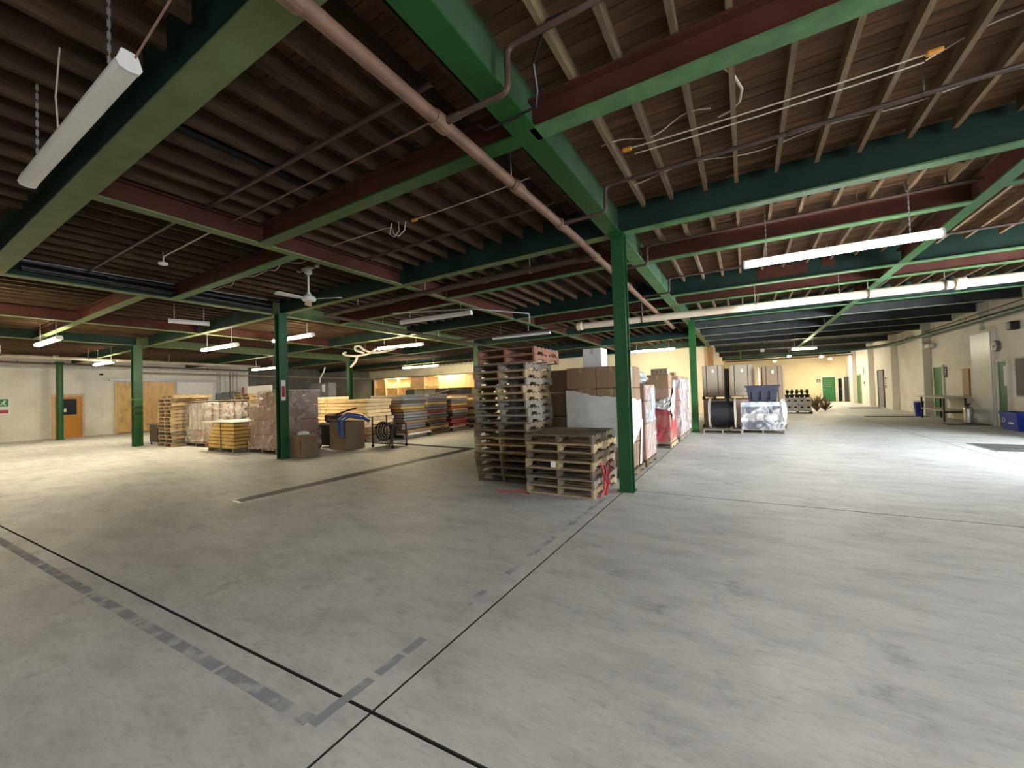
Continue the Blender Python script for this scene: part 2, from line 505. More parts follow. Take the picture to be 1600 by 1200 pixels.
def link(name, me, parent=None, loc=(0, 0, 0), rz=0.0):
    o = D.objects.new(name, me)
    COL.objects.link(o)
    o.location = loc
    if rz:
        o.rotation_euler = (0, 0, rz)
    if parent is not None:
        o.parent = parent
    return o


def wpos(o):
    p = Vector((0, 0, 0))
    while o is not None:
        p += o.location
        o = o.parent
    return p


def top(name, mb, mats, label=None, cat=None, group=None, kind=None, smooth=False):
    """one-mesh top-level object, built in world coordinates, origin at its base centre"""
    xs = [p[0] for p in mb.v]; ys = [p[1] for p in mb.v]; zs = [p[2] for p in mb.v]
    c = ((min(xs) + max(xs)) / 2, (min(ys) + max(ys)) / 2, min(zs))
    o = link(name, mb.mesh(name, mats, c, smooth), None, c)
    return tag(o, label, cat, group, kind)


def part(name, mb, mats, parent, smooth=False, local=False, label=None, kind=None):
    off = (0, 0, 0) if local else wpos(parent)
    o = link(name, mb.mesh(name, mats, off, smooth), parent)
    if label:
        o['label'] = label
    if kind:
        o['kind'] = kind
    return o


def tag(o, label=None, cat=None, group=None, kind=None):
    if label: o['label'] = label
    if cat: o['category'] = cat
    if group: o['group'] = group
    if kind: o['kind'] = kind
    return o


def thing(name, loc, label, cat, rz=0.0, group=None, kind=None):
    o = link(name, None, None, loc, rz)
    o.empty_display_size = 0.1
    return tag(o, label, cat, group, kind)


ORD = ['', 'first', 'second', 'third', 'fourth', 'fifth', 'sixth', 'seventh', 'eighth', 'ninth', 'tenth', 'eleventh', 'twelfth', 'thirteenth', 'fourteenth',
       'fifteenth', 'sixteenth', 'seventeenth', 'eighteenth', 'nineteenth', 'twentieth', 'twenty-first', 'twenty-second']


def place(n, total, up='topmost', down='lowest'):
    """ordinal counted from the top; n = 0 is the top one"""
    if n == 0: return up
    if n == total - 1: return down
    return ORD[n + 1] + ' from the top'


def zb(x, y):
    """height of the underside of the roof steel: the roof falls a little away from the central bay"""
    return 4.15 - 0.0105 * max(0, -1.75 - x) - 0.0105 * max(0, y - 6.5)


# ------------------------------------------------------------------ setting: floor
XL, XR, YN, YF, YB = -30.85, 7.35, -8.0, 43.0, 26.6
fl = MB().box((XL - 0.3, YN - 0.3, -0.35), (XR + 1.0, YF + 0.3, -0.2))
floor = top('floor', fl, M['dark_joint'], kind='structure')


def j1(x):
    return 1.435 + 0.03 * (x + 1.75)


def slab(poly):
    mb = MB()
    g = 0.0065 if min(p[1] for p in poly) < 1.6 and max(p[1] for p in poly) < 7 or min(p[0] for p in poly) < -20 else .004
    cx = sum(p[0] for p in poly) / len(poly); cy = sum(p[1] for p in poly) / len(poly)
    ins = [(x + (.0035 if x < cx else -.0035), y + (g if y < cy else -g)) for x, y in poly]
    n = len(ins)
    lo = [(x, y, -0.2) for x, y in ins]
    c = 0.004
    mid = [(x, y, -c) for x, y in ins]
    hi = [(x + (c if x < cx else -c), y + (c if y < cy else -c), 0.0) for x, y in ins]
    fs = [tuple(range(2 * n, 3 * n))]
    for k in range(2):
        for i in range(n):
            j = (i + 1) % n
            fs.append((k * n + i, k * n + j, k * n + n + j, k * n + n + i))
    mb.add(lo + mid + hi, fs)
    mb.m = [0] + [1] * (len(fs) - 1)
    return part('slab', mb, [CONC, M['dark_joint']], floor)


X1, X2 = -1.75, 4.4
x0, x3 = XL - 0.2, XR + 0.6
slab([(x0, YN - .2), (X1, YN - .2), (X1, j1(X1)), (x0, j1(x0))])
slab([(X1, YN - .2), (X2, YN - .2), (X2, j1(X2)), (X1, j1(X1))])
slab([(X2, YN - .2), (x3, YN - .2), (x3, j1(x3)), (X2, j1(X2))])
slab([(x0, j1(x0)), (X1, j1(X1)), (X1, 16.0), (x0, 16.0)])
slab([(x0, 16.0), (X1, 16.0), (X1, YF + .2), (x0, YF + .2)])
slab([(X1, j1(X1)), (X2, j1(X2)), (X2, 6.6), (X1, 6.55)])
slab([(X2, j1(X2)), (x3, j1(x3)), (x3, 6.6), (X2, 6.6)])
slab([(X1, 6.55), (X2, 6.6), (X2, 16.0), (X1, 16.0)])
PX0, PY0, PY1 = 4.75, 13.05, 14.5
slab([(X2, 6.6), (x3, 6.6), (x3, PY0), (X2, PY0)])
slab([(X2, PY0), (PX0, PY0), (PX0, PY1), (X2, PY1)])
slab([(X2, PY1), (x3, PY1), (x3, 16.0), (X2, 16.0)])
slab([(X1, 16.0), (X2, 16.0), (X2, YF + .2), (X1, YF + .2)])
slab([(X2, 16.0), (x3, 16.0), (x3, YF + .2), (X2, YF + .2)])
pf = MB().box((PX0 + .01, PY0 + .01, -0.19), (XR + .4, PY1 - .01, -0.10))
part('pit_floor', pf, M['pit'], floor)
pr = MB().box((PX0, PY0 - .05, 0.0), (XR, PY0, 0.006)).box((PX0, PY0, 0.0), (PX0 + .05, PY1, 0.006))
part('pit_edging', pr, M['galv'], floor)
# worn painted lines beside the joints
def paint(p, q, wd):
    mb = MB()
    mb.beam((p[0], p[1], 0.0004), (q[0], q[1], 0.0004), wd, 0.0012)
    part('painted_line', mb, M['tape'], floor)
t0, t1 = Vector((-8.4, 1.07)), Vector((-1.99, 1.245))
for a, b in ((0.0, 0.30), (0.31, 0.52), (0.53, 0.68), (0.685, 0.86), (0.865, 1.0)):
    paint(t0.lerp(t1, a), t0.lerp(t1, b), 0.075)
u0, u1 = Vector((-1.955, 1.235)), Vector((-1.90, 6.1))
for a, b in ((0.0, 0.075), (0.085, 0.125), (0.13, 0.165), (0.24, 0.275), (0.29, 0.315), (0.385, 0.44), (0.47, 0.52), (0.53, 0.60), (0.64, 0.78), (0.785, 0.97)):
    paint(u0.lerp(u1, a), u0.lerp(u1, b), 0.065)

# ------------------------------------------------------------------ setting: walls
HT = 4.9
def wallbox(name, a, b, m, kind='structure'):
    return top(name, MB().box(a, b), m, kind=kind)

wl = wallbox('wall_left', (XL - .3, YN, 0), (XL, 15.2, HT), WALLW)
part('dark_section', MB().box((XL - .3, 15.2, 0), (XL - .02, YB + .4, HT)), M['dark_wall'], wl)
part('ledge', MB().box((XL, YN, 3.62), (XL + .10, 15.2, 3.74)), mat('ledge_paint', (0.55, 0.53, 0.48), 0.7), wl)
wb = wallbox('wall_back', (XL, YB, 0), (X1 + .1, YB + .25, HT), M['cream_wall'])
wbr = wallbox('wall_inner', (X1 - .15, YB + .25, 0), (X1 + .1, YF, HT), M['cream_wall'])
wf = wallbox('wall_far', (X1 - .15, YF, 0), (XR + .3, YF + .3, HT), M['cream_wall'])
wn = wallbox('wall_front', (XL - .3, YN - .3, 0), (XR + .3, YN, HT), WALLW)
# right wall with the loading door and an added near door, outside the picture
wr = MB()
for y0, y1, zlo in ((YN, -1.7, 0), (-1.7, 2.9, 3.5), (2.9, 9.3, 0), (9.3, 14.7, 3.5), (14.7, YF, 0)):
    wr.box((XR, y0, zlo), (XR + .3, y1, HT))
wright = top('wall_right', wr, WALLW, kind='structure')
def pil(y0, y1, d, h=4.7):
    part('pilaster', MB().box((XR - d, y0, 0), (XR, y1, h), ch=0.012), mat('pilaster_paint', (0.70, 0.67, 0.60), 0.7, var=0.08), wright)
pil(25.3, 26.2, 0.28); pil(29.9, 30.9, 0.28); pil(34.7, 35.8, 0.28); pil(20.6, 21.3, 0.10); pil(39.5, 40.2, 0.25)
part('glossy_sheet', MB().box((XR - .125, 19.9, 0.03), (XR - .10, 21.25, 3.2)), M['sheet'], wright)
part('sheet_backing', MB().box((XR - .10, 19.85, 0.0), (XR, 20.6, 3.3)), mat('pilaster_paint', (0.70, 0.67, 0.60), 0.7), wright)

# frames of the loading door and the added near door (outside the picture)
for i, (y0, y1) in enumerate(((-1.7, 2.9), (9.3, 14.7))):
    mb = MB()
    mb.box((XR - .04, y0 - .12, 0), (XR + .02, y0, 3.6)).box((XR - .04, y1, 0), (XR + .02, y1 + .12, 3.6)).box((XR - .04, y0 - .12, 3.5), (XR + .02, y1 + .12, 3.62))
    top('trim_%d' % (i + 1), mb, M['steel_grey'], kind='structure')

# ------------------------------------------------------------------ setting: ceiling
YMAIN = [-3.4, 1.45, 6.5, 11.5, 16.05, 20.8, 25.5, 30.3, 35.0, 39.6]
XS = [XL - .2, X1, XR + .3]
YS = [YN - .2, 6.5, YF + .2]
ce = MB()
for i in range(2):
    for j in range(2):
        c = [(XS[i], YS[j]), (XS[i + 1], YS[j]), (XS[i + 1], YS[j + 1]), (XS[i], YS[j + 1])]
        lo = [(x, y, zb(x, y) + (.56, .485)[i]) for x, y in c]; hi = [(x, y, zb(x, y) + .70) for x, y in c]
        ce.add(lo + hi, [(3, 2, 1, 0), (4, 5, 6, 7), (0, 1, 5, 4), (1, 2, 6, 5), (2, 3, 7, 6), (3, 0, 4, 7)])
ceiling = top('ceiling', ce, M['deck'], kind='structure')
# roof boards, one by one where the photograph shows them apart
bcount = 0
for xa, xb, ya, yb in ((X1, 2.9, 0.9, 11.4), (2.9, XR, 2.6, 11.4), (-6.5, X1, 0.9, 8.6)):
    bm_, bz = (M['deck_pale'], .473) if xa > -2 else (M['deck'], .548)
    y = ya
    while y < yb:
        d = random.uniform(0, .009)
        mb = MB()
        za, zc = zb(xa, y) + bz - d, zb(xb, y) + bz - d
        mb.add([(xa, y + .004, za), (xb, y + .004, zc), (xb, y + .141, zc), (xa, y + .141, za),
                (xa, y + .004, za + .02), (xb, y + .004, zc + .02), (xb, y + .141, zc + .02), (xa, y + .141, za + .02)],
               [(3, 2, 1, 0), (0, 1, 5, 4), (1, 2, 6, 5), (2, 3, 7, 6), (3, 0, 4, 7)])
        part('roof_board', mb, bm_, ceiling)
        bcount += 1
        y += .145
# joists
jlist = []
x = -30.5
xs = []
while x < 7.25:
    xs.append(x); x += .43
for k in range(len(YMAIN) - 1):
    ya, yb = YMAIN[k], YMAIN[k + 1]
    for x in xs:
        if yb > YB and x < X1 - .2: continue
        if k == 0 and (x < -9 or x > 3): continue
        if abs(x - X1) < .16 or (abs(x + 11.45) < .13 and yb < 17) or (abs(x + 20.75) < .13 and yb < 17): continue
        jlist.append((((x * .8) ** 2 + ((ya + yb) / 2) ** 2) ** .5, x, ya, yb))
jlist.sort()
far_j = MB()
njl = 290
for i, (dd, x, ya, yb) in enumerate(jlist):
    mb = MB() if i < 290 else far_j
    xx = x + random.uniform(-.03, .03)
    zo = random.uniform(-.01, .01)
    o1, o2 = random.uniform(-.08, .0), random.uniform(0, .08)
    a0, a1 = ya + .15 + o1 * .5, yb - .15 + o2 * .5
    z0, z1 = zb(xx, a0) + .31 + zo, zb(xx, a1) + .31 + zo
    h = .245 if xx < X1 else .165
    mb.add([(xx - .024, a0, z0), (xx + .024, a0, z0), (xx + .024, a1, z1), (xx - .024, a1, z1),
            (xx - .024, a0, z0 + h), (xx + .024, a0, z0 + h), (xx + .024, a1, z1 + h), (xx - .024, a1, z1 + h)],
           [(3, 2, 1, 0), (4, 5, 6, 7), (0, 1, 5, 4), (1, 2, 6, 5), (2, 3, 7, 6), (3, 0, 4, 7)])
    if i < 290:
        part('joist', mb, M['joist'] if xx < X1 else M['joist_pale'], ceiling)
part('joist', far_j, M['joist'], ceiling, kind='stuff')
# cross bridging between joists in the second bay on the right
for i, x in enumerate([q for q in xs if -1.2 < q < 6.8]):
    for (za, zc) in ((.33, .46), (.46, .33)):
        mb = MB().beam((x + .03, 7.45 + .02 * (za > zc), zb(x, 7.5) + za), (x + .40, 7.45 + .02 * (za > zc), zb(x, 7.5) + zc), .03, .035)
        part('bridging_strut', mb, M['pipe_dark'], ceiling)


def ibeam(p, q, depth, wd, m_web, m_fl, name, label, cat, group=None, m_side=None, tw=.02):
    """rolled steel beam whose underside runs from p to q"""
    p, q = Vector(p), Vector(q)
    d = (q - p).normalized()
    s = d.cross(Vector((0, 0, 1))).normalized()
    u = Vector((0, 0, 1))
    tf = .022
    w = wd / 2
    web = MB()
    web.prism([(-tw / 2, tf), (tw / 2, tf), (tw / 2, depth - tf), (-tw / 2, depth - tf)], p, q, s, u)
    web.prism([(-w, depth - tf), (w, depth - tf), (w, depth), (-w, depth)], p, q, s, u)
    o = top(name, web, m_web, label, cat, group, 'thing')
    f = MB().prism([(-w, 0), (w, 0), (w, tf), (-w, tf)], p, q, s, u)
    part('bottom_flange', f, m_fl, o)
    return o


def bx(y, xa, xb, depth, wd, mw, mf, name, label, group=None, tw=.02):
    return ibeam((xa, y, zb(xa, y)), (xb, y, zb(xb, y)), depth, wd, mw, mf, name, label, 'beam', group, tw=tw)


def by(x, ya, yb, depth, wd, mw, mf, name, label, group=None, tw=.02):
    return ibeam((x, ya, zb(x, ya)), (x, yb, zb(x, yb)), depth, wd, mw, mf, name, label, 'beam', group, tw=tw)


G = M
XG = [-20.75, -11.45, X1]
# girders along the room (over the columns)
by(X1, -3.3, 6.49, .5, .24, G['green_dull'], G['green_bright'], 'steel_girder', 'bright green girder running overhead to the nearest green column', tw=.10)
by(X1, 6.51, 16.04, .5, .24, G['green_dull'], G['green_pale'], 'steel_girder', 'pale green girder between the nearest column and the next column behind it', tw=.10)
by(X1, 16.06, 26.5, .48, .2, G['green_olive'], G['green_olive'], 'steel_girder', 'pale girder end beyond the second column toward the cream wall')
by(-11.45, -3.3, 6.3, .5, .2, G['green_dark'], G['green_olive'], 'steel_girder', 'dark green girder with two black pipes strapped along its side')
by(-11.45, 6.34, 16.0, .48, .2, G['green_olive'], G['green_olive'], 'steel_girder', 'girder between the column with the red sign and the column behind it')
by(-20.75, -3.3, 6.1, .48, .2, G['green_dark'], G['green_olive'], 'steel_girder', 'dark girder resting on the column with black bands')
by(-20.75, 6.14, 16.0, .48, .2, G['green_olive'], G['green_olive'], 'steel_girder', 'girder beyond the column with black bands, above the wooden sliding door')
# secondary beams along the room
for x, tagx in ((-6.55, 'near'), (-16.2, 'far')):
    for k in range(1, 6):
        ya, yb = YMAIN[k] + .1, YMAIN[k + 1] - .1
        if tagx == 'far' and k > 3: continue
        lab = {('near', 1): 'red-brown beam with pale green underside crossing the ceiling before the fan',
               ('near', 2): 'red-brown beam with pale underside above the unlit hanging lights',
               ('near', 3): 'red-brown beam over the gap between pallet stack and panel stacks',
               ('near', 4): 'short red-brown beam above the top of the tall pallet stack',
               ('near', 5): 'last red-brown beam before the timber shelves on the back wall',
               ('far', 1): 'red-brown beam above the small unlit lamp between the two left girders',
               ('far', 2): 'red-brown beam over the lit tube above the wrapped pails',
               ('far', 3): 'dull red beam above the white board in the left corner'}[(tagx, k)]
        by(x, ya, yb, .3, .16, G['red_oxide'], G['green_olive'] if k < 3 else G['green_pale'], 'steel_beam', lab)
for k in range(2, 7):
    ya, yb = YMAIN[k] + .1, YMAIN[k + 1] - .1
    lab = ['red-brown beam with bright green underside above the long lit tube', 'green-bottomed beam crossing above the cream insulated pipe',
           'green-bottomed beam beyond the second right-hand lit tube', 'thin pale green beam between the dark ceiling bays over the brown cabinets',
           'thin pale beam leading to the bright lamps far down the hall'][k - 2]
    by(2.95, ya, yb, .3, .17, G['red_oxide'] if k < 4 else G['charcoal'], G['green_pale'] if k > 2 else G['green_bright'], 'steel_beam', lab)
# main cross beams
NTH = ['', 'first', 'second', 'third', 'fourth', 'fifth', 'sixth', 'seventh', 'eighth', 'ninth']
for k in range(1, 10):
    y = YMAIN[k]
    # right bay
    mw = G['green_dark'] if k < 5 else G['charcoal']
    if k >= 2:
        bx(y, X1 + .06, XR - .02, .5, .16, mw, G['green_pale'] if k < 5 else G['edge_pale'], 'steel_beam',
           {2: 'deep dark green beam running from the nearest column to the right wall', 3: 'green cross beam with red patches behind the long lit tube',
            4: 'green cross beam from the second column, behind the cream pipe'}.get(k, 'dark unlit cross beam in the far right ceiling, %s behind the second column' % NTH[k - 4]))
    if y > YB: continue
    bx(y, -11.4, X1 - .06, .5, .25 if k == 1 else .16, G['green_dark'], G['green_olive'] if k < 3 else G['green_pale'], 'steel_beam',
       {1: 'broad pale green cross beam beside the big unlit lamp overhead', 2: 'dark green beam between the nearest column and the column with red sign',
        3: 'green cross beam behind the nearest unlit hanging light', 4: 'green cross beam above the second unlit hanging light'}.get(
            k, 'dark cross beam before the shelf wall, %s behind the tall pallet stack' % NTH[k - 3]))
    if k < 6:
        bx(y, -20.7, -11.5, .48, .16, G['green_dark'], G['green_olive'], 'steel_beam',
           {1: 'dark cross beam at the top left corner beyond the black pipes', 2: 'green beam between the column with red sign and the column with black bands'}.get(
               k, 'dim cross beam over the wrapped loads, %s behind the banded column' % NTH[k - 2]))
        bx(y, XL + .02, -20.8, .46, .16, G['green_dark'], G['green_olive'], 'steel_beam',
           {1: 'dark cross beam by the left edge near the exit sign wall', 2: 'green beam from the round column to the banded column'}.get(
               k, 'dim cross beam near the left wall, %s behind the round column' % NTH[k - 2]))
for o_ in [q for q in COL.objects if q.get('label', '').startswith('green cross beam with red patches')]:
    part('paint_patch', MB().box((.35, 11.4885, 4.22), (1.35, 11.4895, 4.50)), M['red_oxide'], o_)
    part('paint_patch', MB().box((1.62, 11.4885, 4.30), (1.86, 11.4895, 4.55)), M['red_oxide'], o_)
# lighter cross beams midway in the bays
bx(3.47, X1 + .06, XR - .02, .3, .19, G['red_oxide'], G['green_pale'], 'steel_beam', 'red beam with green underside crossing the top right of the ceiling')
bx(3.47, -6.5, X1 - .06, .3, .19, G['red_oxide'], G['green_bright'], 'steel_beam', 'red beam with bright green underside beneath the brown main pipe')
bx(4.05, -11.4, -6.6, .3, .17, G['red_oxide'], G['green_pale'], 'steel_beam', 'red beam with pale green underside to the left of the ceiling fan')
bx(3.55, -16.1, -11.5, .3, .17, G['red_oxide'], G['green_olive'], 'steel_beam', 'short red beam with pale underside behind the small unlit lamp')
bx(3.55, -20.7, -16.3, .3, .17, G['red_oxide'], G['green_olive'], 'steel_beam', 'red beam at the left, beyond the small unlit lamp')
bx(8.2, X1 + .06, 2.88, .3, .16, G['red_oxide'], G['green_pale'], 'steel_beam', 'red beam below the crossed struts in front of the long lit tube')
bx(7.7, 3.02, XR - .02, .3, .16, G['red_oxide'], G['green_bright'], 'steel_beam', 'red beam with green underside by the right edge above the long lit tube')
bx(8.0, -6.5, X1 - .06, .3, .16, G['red_oxide'], G['green_pale'], 'steel_beam', 'red beam behind the nearest column, over the tall pallet stack')
bx(8.45, -11.4, -6.6, .3, .16, G['red_oxide'], G['green_olive'], 'steel_beam', 'red beam behind the ceiling fan')
bx(12.75, X1 + .06, 2.88, .3, .15, G['red_oxide'], G['green_pale'], 'steel_beam', 'red beam between the long tube and the cream pipe')
bx(12.75, 3.02, XR - .02, .3, .15, G['red_oxide'], G['green_pale'], 'steel_beam', 'red beam at the right edge just above the cream pipe')
bx(13.0, -6.5, X1 - .06, .3, .15, G['red_oxide'], G['green_pale'], 'steel_beam', 'red beam above the white carton on the wrapped boxes')
bx(18.2, X1 + .06, XR - .02, .4, .14, G['charcoal'], G['edge_pale'], 'steel_beam', 'dark unlit beam with thin pale edge just behind the second column')
bx(23.0, X1 + .06, XR - .02, .42, .14, G['charcoal'], G['edge_pale'], 'steel_beam', 'dark unlit beam with thin pale edge above the far lit lamps')
# black painted boarding closing the far right bays
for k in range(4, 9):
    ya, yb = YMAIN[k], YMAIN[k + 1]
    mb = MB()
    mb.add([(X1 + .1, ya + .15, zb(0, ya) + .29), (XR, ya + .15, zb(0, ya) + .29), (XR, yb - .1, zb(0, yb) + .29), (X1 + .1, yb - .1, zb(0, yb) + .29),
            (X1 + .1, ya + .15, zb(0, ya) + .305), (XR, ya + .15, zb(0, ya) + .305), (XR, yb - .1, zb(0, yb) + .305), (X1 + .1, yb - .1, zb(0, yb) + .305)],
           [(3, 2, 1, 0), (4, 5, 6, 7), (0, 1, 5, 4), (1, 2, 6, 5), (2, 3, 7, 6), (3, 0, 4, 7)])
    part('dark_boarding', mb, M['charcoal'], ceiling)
# ------------------------------------------------------------------ columns
def hcol(x, y, w, label, m, bands=False, sign=False, dep=None, turn=False):
    h = zb(x, y)
    dep = dep or w
    t = .02
    mb = MB()
    a, b = w / 2, dep / 2
    if turn:
        mb.box((x - a, y - b, 0), (x - a + t, y + b, h)).box((x + a - t, y - b, 0), (x + a, y + b, h)).box((x - a + t, y - .012, 0), (x + a - t, y + .012, h))
    else:
        mb.box((x - a, y - b, 0), (x + a, y - b + t, h)).box((x - a, y + b - t, 0), (x + a, y + b, h)).box((x - .012, y - b + t, 0), (x + .012, y + b - t, h))
    o = top('steel_column', mb, m, label, 'column', None, 'thing')
    part('cap_plate', MB().box((x - a - .03, y - b - .03, h - .03), (x + a + .03, y + b + .03, h)), m, o)
    part('base_plate', MB().box((x - a - .03, y - b - .01, 0), (x + a + .03, y + b + .03, .015)), m, o)
    for bz in (h - .12, h - .22):
        for s in (-1, 1):
            part('bolt', MB().lathe((x + s * a * .6, y - b, bz), [(.014, -.012), (.014, 0)], 6, axis='y'), m, o)
    if bands:
        for z in (1.25, 1.48):
            part('black_band', MB().box((x - a - .004, y - b - .004, z), (x + a + .004, y + b + .004, z + .07)), M['rubber'], o)
        part('light_band', MB().box((x - a - .004, y - b - .004, 1.80), (x + a + .004, y + b + .004, 1.86)), M['green_pale'], o)
    if sign:
        s = part('notice', MB().box((x + a + .001, y - .09, 1.62), (x + a + .006, y + .03, 2.18)), M['paper'], o, label='white notice with red field')
        part('red_field', MB().box((x + a + .006, y - .075, 1.72), (x + a + .009, y + .015, 2.02)), M['red'], s)
    return o


hcol(-1.70, 6.50, .20, 'nearest green steel column, standing beside the low pallet stack', M['green'])
hcol(-1.60, 15.85, .21, 'green steel column between the wrapped cartons and the cable drum', M['green_bright'])
hcol(-11.20, 6.40, .23, 'dark green column with red and white notice, beside pinkish wrapped load', M['green'], sign=True, turn=True)
hcol(-20.62, 6.10, .27, 'green column with black bands in front of the wooden sliding door', M['green_bright'], bands=True, turn=True)
hcol(-20.65, 15.9, .25, 'bright green column rising behind the white upright board', M['green_bright'])
hcol(-11.2, 15.9, .25, 'green column behind the panel stacks, below the looped white hose', M['green'])
cm = MB().lathe((-29.4, 5.78, 0), [(.16, 0), (.16, .03), (.125, .04), (.125, 3.72), (.17, 3.76), (.17, zb(-29.4, 5.8))], 16)
top('round_column', cm, M['green'], 'round green pipe column in front of the orange door', 'column', smooth=True)
pc = MB().box((-1.85, 26.28, 0), (-1.57, 26.56, zb(-1.7, 26) + .0), ch=.01)
top('timber_post', pc, M['post_brown'], 'orange-brown post at the end of the cream wall above the brown cabinets', 'post')

# ------------------------------------------------------------------ doors and wall fittings
def door_left(name, y0, y1, h, mdoor):
    d = MB().box((XL, y0, 0), (XL + .05, y1, h), ch=.004)
    return top(name, d, mdoor, kind='structure')
d1 = door_left('door_1', 5.90, 6.83, 2.14, M['orange_door'])
part('door_frame', MB().box((XL, 5.78, 0), (XL + .07, 5.89, 2.27)).box((XL, 6.84, 0), (XL + .07, 6.95, 2.27)).box((XL, 5.89, 2.15), (XL + .07, 6.84, 2.27)), mat('tan_trim', (0.62, 0.42, 0.25), 0.6), d1)
part('window_pane', MB().box((XL + .05, 6.08, 1.20), (XL + .058, 6.66, 2.02)), M['black_glass'], d1)
part('notice', MB().box((XL + .059, 6.20, 1.35), (XL + .062, 6.28, 1.52)), M['paper'], d1)
part('door_handle', MB().tube([(XL + .05, 6.72, 1.06), (XL + .10, 6.72, 1.06), (XL + .10, 6.62, 1.06)], .012, 6), M['brass'], d1)

sd = thing('sliding_door', (XL + .12, 9.55, 0.05), 'large knotty plywood sliding door hung on the left wall', 'door')
for k in range(4):
    y0 = 8.22 + k * .675
    part('panel', MB().box((XL + .09, y0 + .004, .05), (XL + .15, y0 + .671, 2.95), ch=.006), M['ply'], sd)
part('edge_strip', MB().box((XL + .07, 8.14, .05), (XL + .16, 8.215, 2.95)), M['ply_pale'], sd)
part('track', MB().box((XL + .02, 7.9, 2.98), (XL + .17, 13.1, 3.09)), M['galv'], sd)
for y in (8.6, 10.5):
    part('hanger', MB().box((XL + .16, y, 2.75), (XL + .175, y + .08, 3.05)), M['galv'], sd)
top('white_wall_panel', MB().box((XL + .02, 11.0, .05), (XL + .07, 13.0, 2.92), ch=.006), M['white_plastic'], 'plain white wall panel beside the wooden sliding door', 'panel')

def exit_sign():
    s = thing('exit_sign', (XL + .02, 4.22, 1.35), 'green and white exit notice with red text on the left wall', 'sign')
    part('board', MB().box((XL + .005, 3.85, 1.33), (XL + .025, 4.46, 2.16)), M['paper'], s)
    part('green_field', MB().box((XL + .025, 3.88, 1.72), (XL + .030, 4.38, 2.08)), M['sign_green'], s)
    part('red_field', MB().box((XL + .025, 3.88, 1.40), (XL + .030, 4.38, 1.56)), M['red'], s)
    f = MB()
    f.lathe((XL + .030, 4.27, 1.99), [(.035, 0), (.035, .004)], 10, axis='x')
    f.beam((XL + .032, 4.27, 1.95), (XL + .032, 4.22, 1.86), .004, .045).beam((XL + .032, 4.22, 1.86), (XL + .032, 4.30, 1.77), .004, .03).beam((XL + .032, 4.22, 1.86), (XL + .032, 4.13, 1.80), .004, .03)
    f.beam((XL + .032, 4.25, 1.93), (XL + .032, 4.15, 1.90), .004, .022)
    f.box((XL + .030, 3.93, 1.76), (XL + .034, 4.08, 2.04))
    part('pictogram', f, M['paper'], s)
exit_sign()

ep = thing('electrical_panel', (XL + .12, 13.85, 1.25), 'row of dark grey electrical boxes with conduits on the left wall', 'electrical panel')
for k, (y0, y1, z0, z1) in enumerate(((13.15, 13.5, 1.30, 2.2), (13.52, 13.9, 1.35, 2.25), (13.92, 14.3, 1.3, 2.3), (14.32, 14.62, 1.45, 2.25))):
    b = part('box', MB().box((XL + .0, y0, z0), (XL + .22, y1, z1), ch=.01), M['steel_grey'], ep)
    part('latch', MB().box((XL + .22, y1 - .06, (z0 + z1) / 2 - .05), (XL + .235, y1 - .03, (z0 + z1) / 2 + .05)), M['galv'], b)
for y in (13.25, 13.42, 13.7, 14.0, 14.2, 14.45):
    part('conduit', MB().tube([(XL + .08, y, 2.25), (XL + .08, y, 3.7)], .03, 6), M['galv'] if y != 14.0 else M['pipe_brown'], ep)
top('red_pipe', MB().tube([(XL + .1, 14.82, 0.3), (XL + .1, 14.82, 2.6)], .06, 8), M['red'], 'red standpipe at the corner by the electrical boxes', 'pipe', smooth=True)
top('wall_camera', MB().box((XL, 7.55, 3.30), (XL + .12, 7.68, 3.40), ch=.02).lathe((XL + .12, 7.615, 3.35), [(.035, 0), (.03, .04)], 8, axis='x'), M['rubber'], 'small black camera high on the left wall above the sliding door track', 'camera')

# right wall: doors and fittings
def rdoor(name, y0, y1, h, m, fr, handle=True, dep=.06):
    d = top(name, MB().box((XR - .03, y0, 0.01), (XR, y1, h), ch=.004), m, kind='structure')
    part('door_frame', MB().box((XR - dep, y0 - .09, 0), (XR, y0 - .005, h + .1)).box((XR - dep, y1 + .005, 0), (XR, y1 + .09, h + .1)).box((XR - dep, y0 - .005, h + .01), (XR, y1 + .005, h + .1)), fr, d)
    if handle:
        part('door_handle', MB().tube([(XR - .03, y0 + .1, 1.02), (XR - .09, y0 + .1, 1.02), (XR - .09, y0 + .2, 1.02)], .012, 6), M['steel'], d)
    return d
d2 = rdoor('door_2', 19.18, 19.72, 2.14, M['green_door'], mat('pilaster_paint', (0.70, 0.67, 0.60), 0.7))
part('notice', MB().box((XR - .034, 19.24, 1.35), (XR - .031, 19.40, 2.0)), M['paper'], d2)
rdoor('door_3', 24.05, 24.95, 2.14, M['green_door'], mat('pilaster_paint', (0.70, 0.67, 0.60), 0.7))
rdoor('door_4', 32.6, 33.7, 2.22, M['lilac_door'], M['grey_door'])
rdoor('door_5', 38.2, 39.1, 2.07, M['green_door'], mat('olive_frame', (0.35, 0.38, 0.18), 0.6))
def fdoor(name, x0, x1, h, m, fr):
    d = top(name, MB().box((x0, YF - .04, 0.01), (x1, YF, h), ch=.004), m, kind='structure')
    part('door_frame', MB().box((x0 - .08, YF - .06, 0), (x0 - .004, YF, h + .09)).box((x1 + .004, YF - .06, 0), (x1 + .08, YF, h + .09)).box((x0 - .004, YF - .06, h + .004), (x1 + .004, YF, h + .09)), fr, d)
    part('door_handle', MB().tube([(x0 + .08, YF - .04, 1.05), (x0 + .08, YF - .10, 1.05), (x0 + .2, YF - .10, 1.05)], .014, 6), M['steel'], d)
    return d
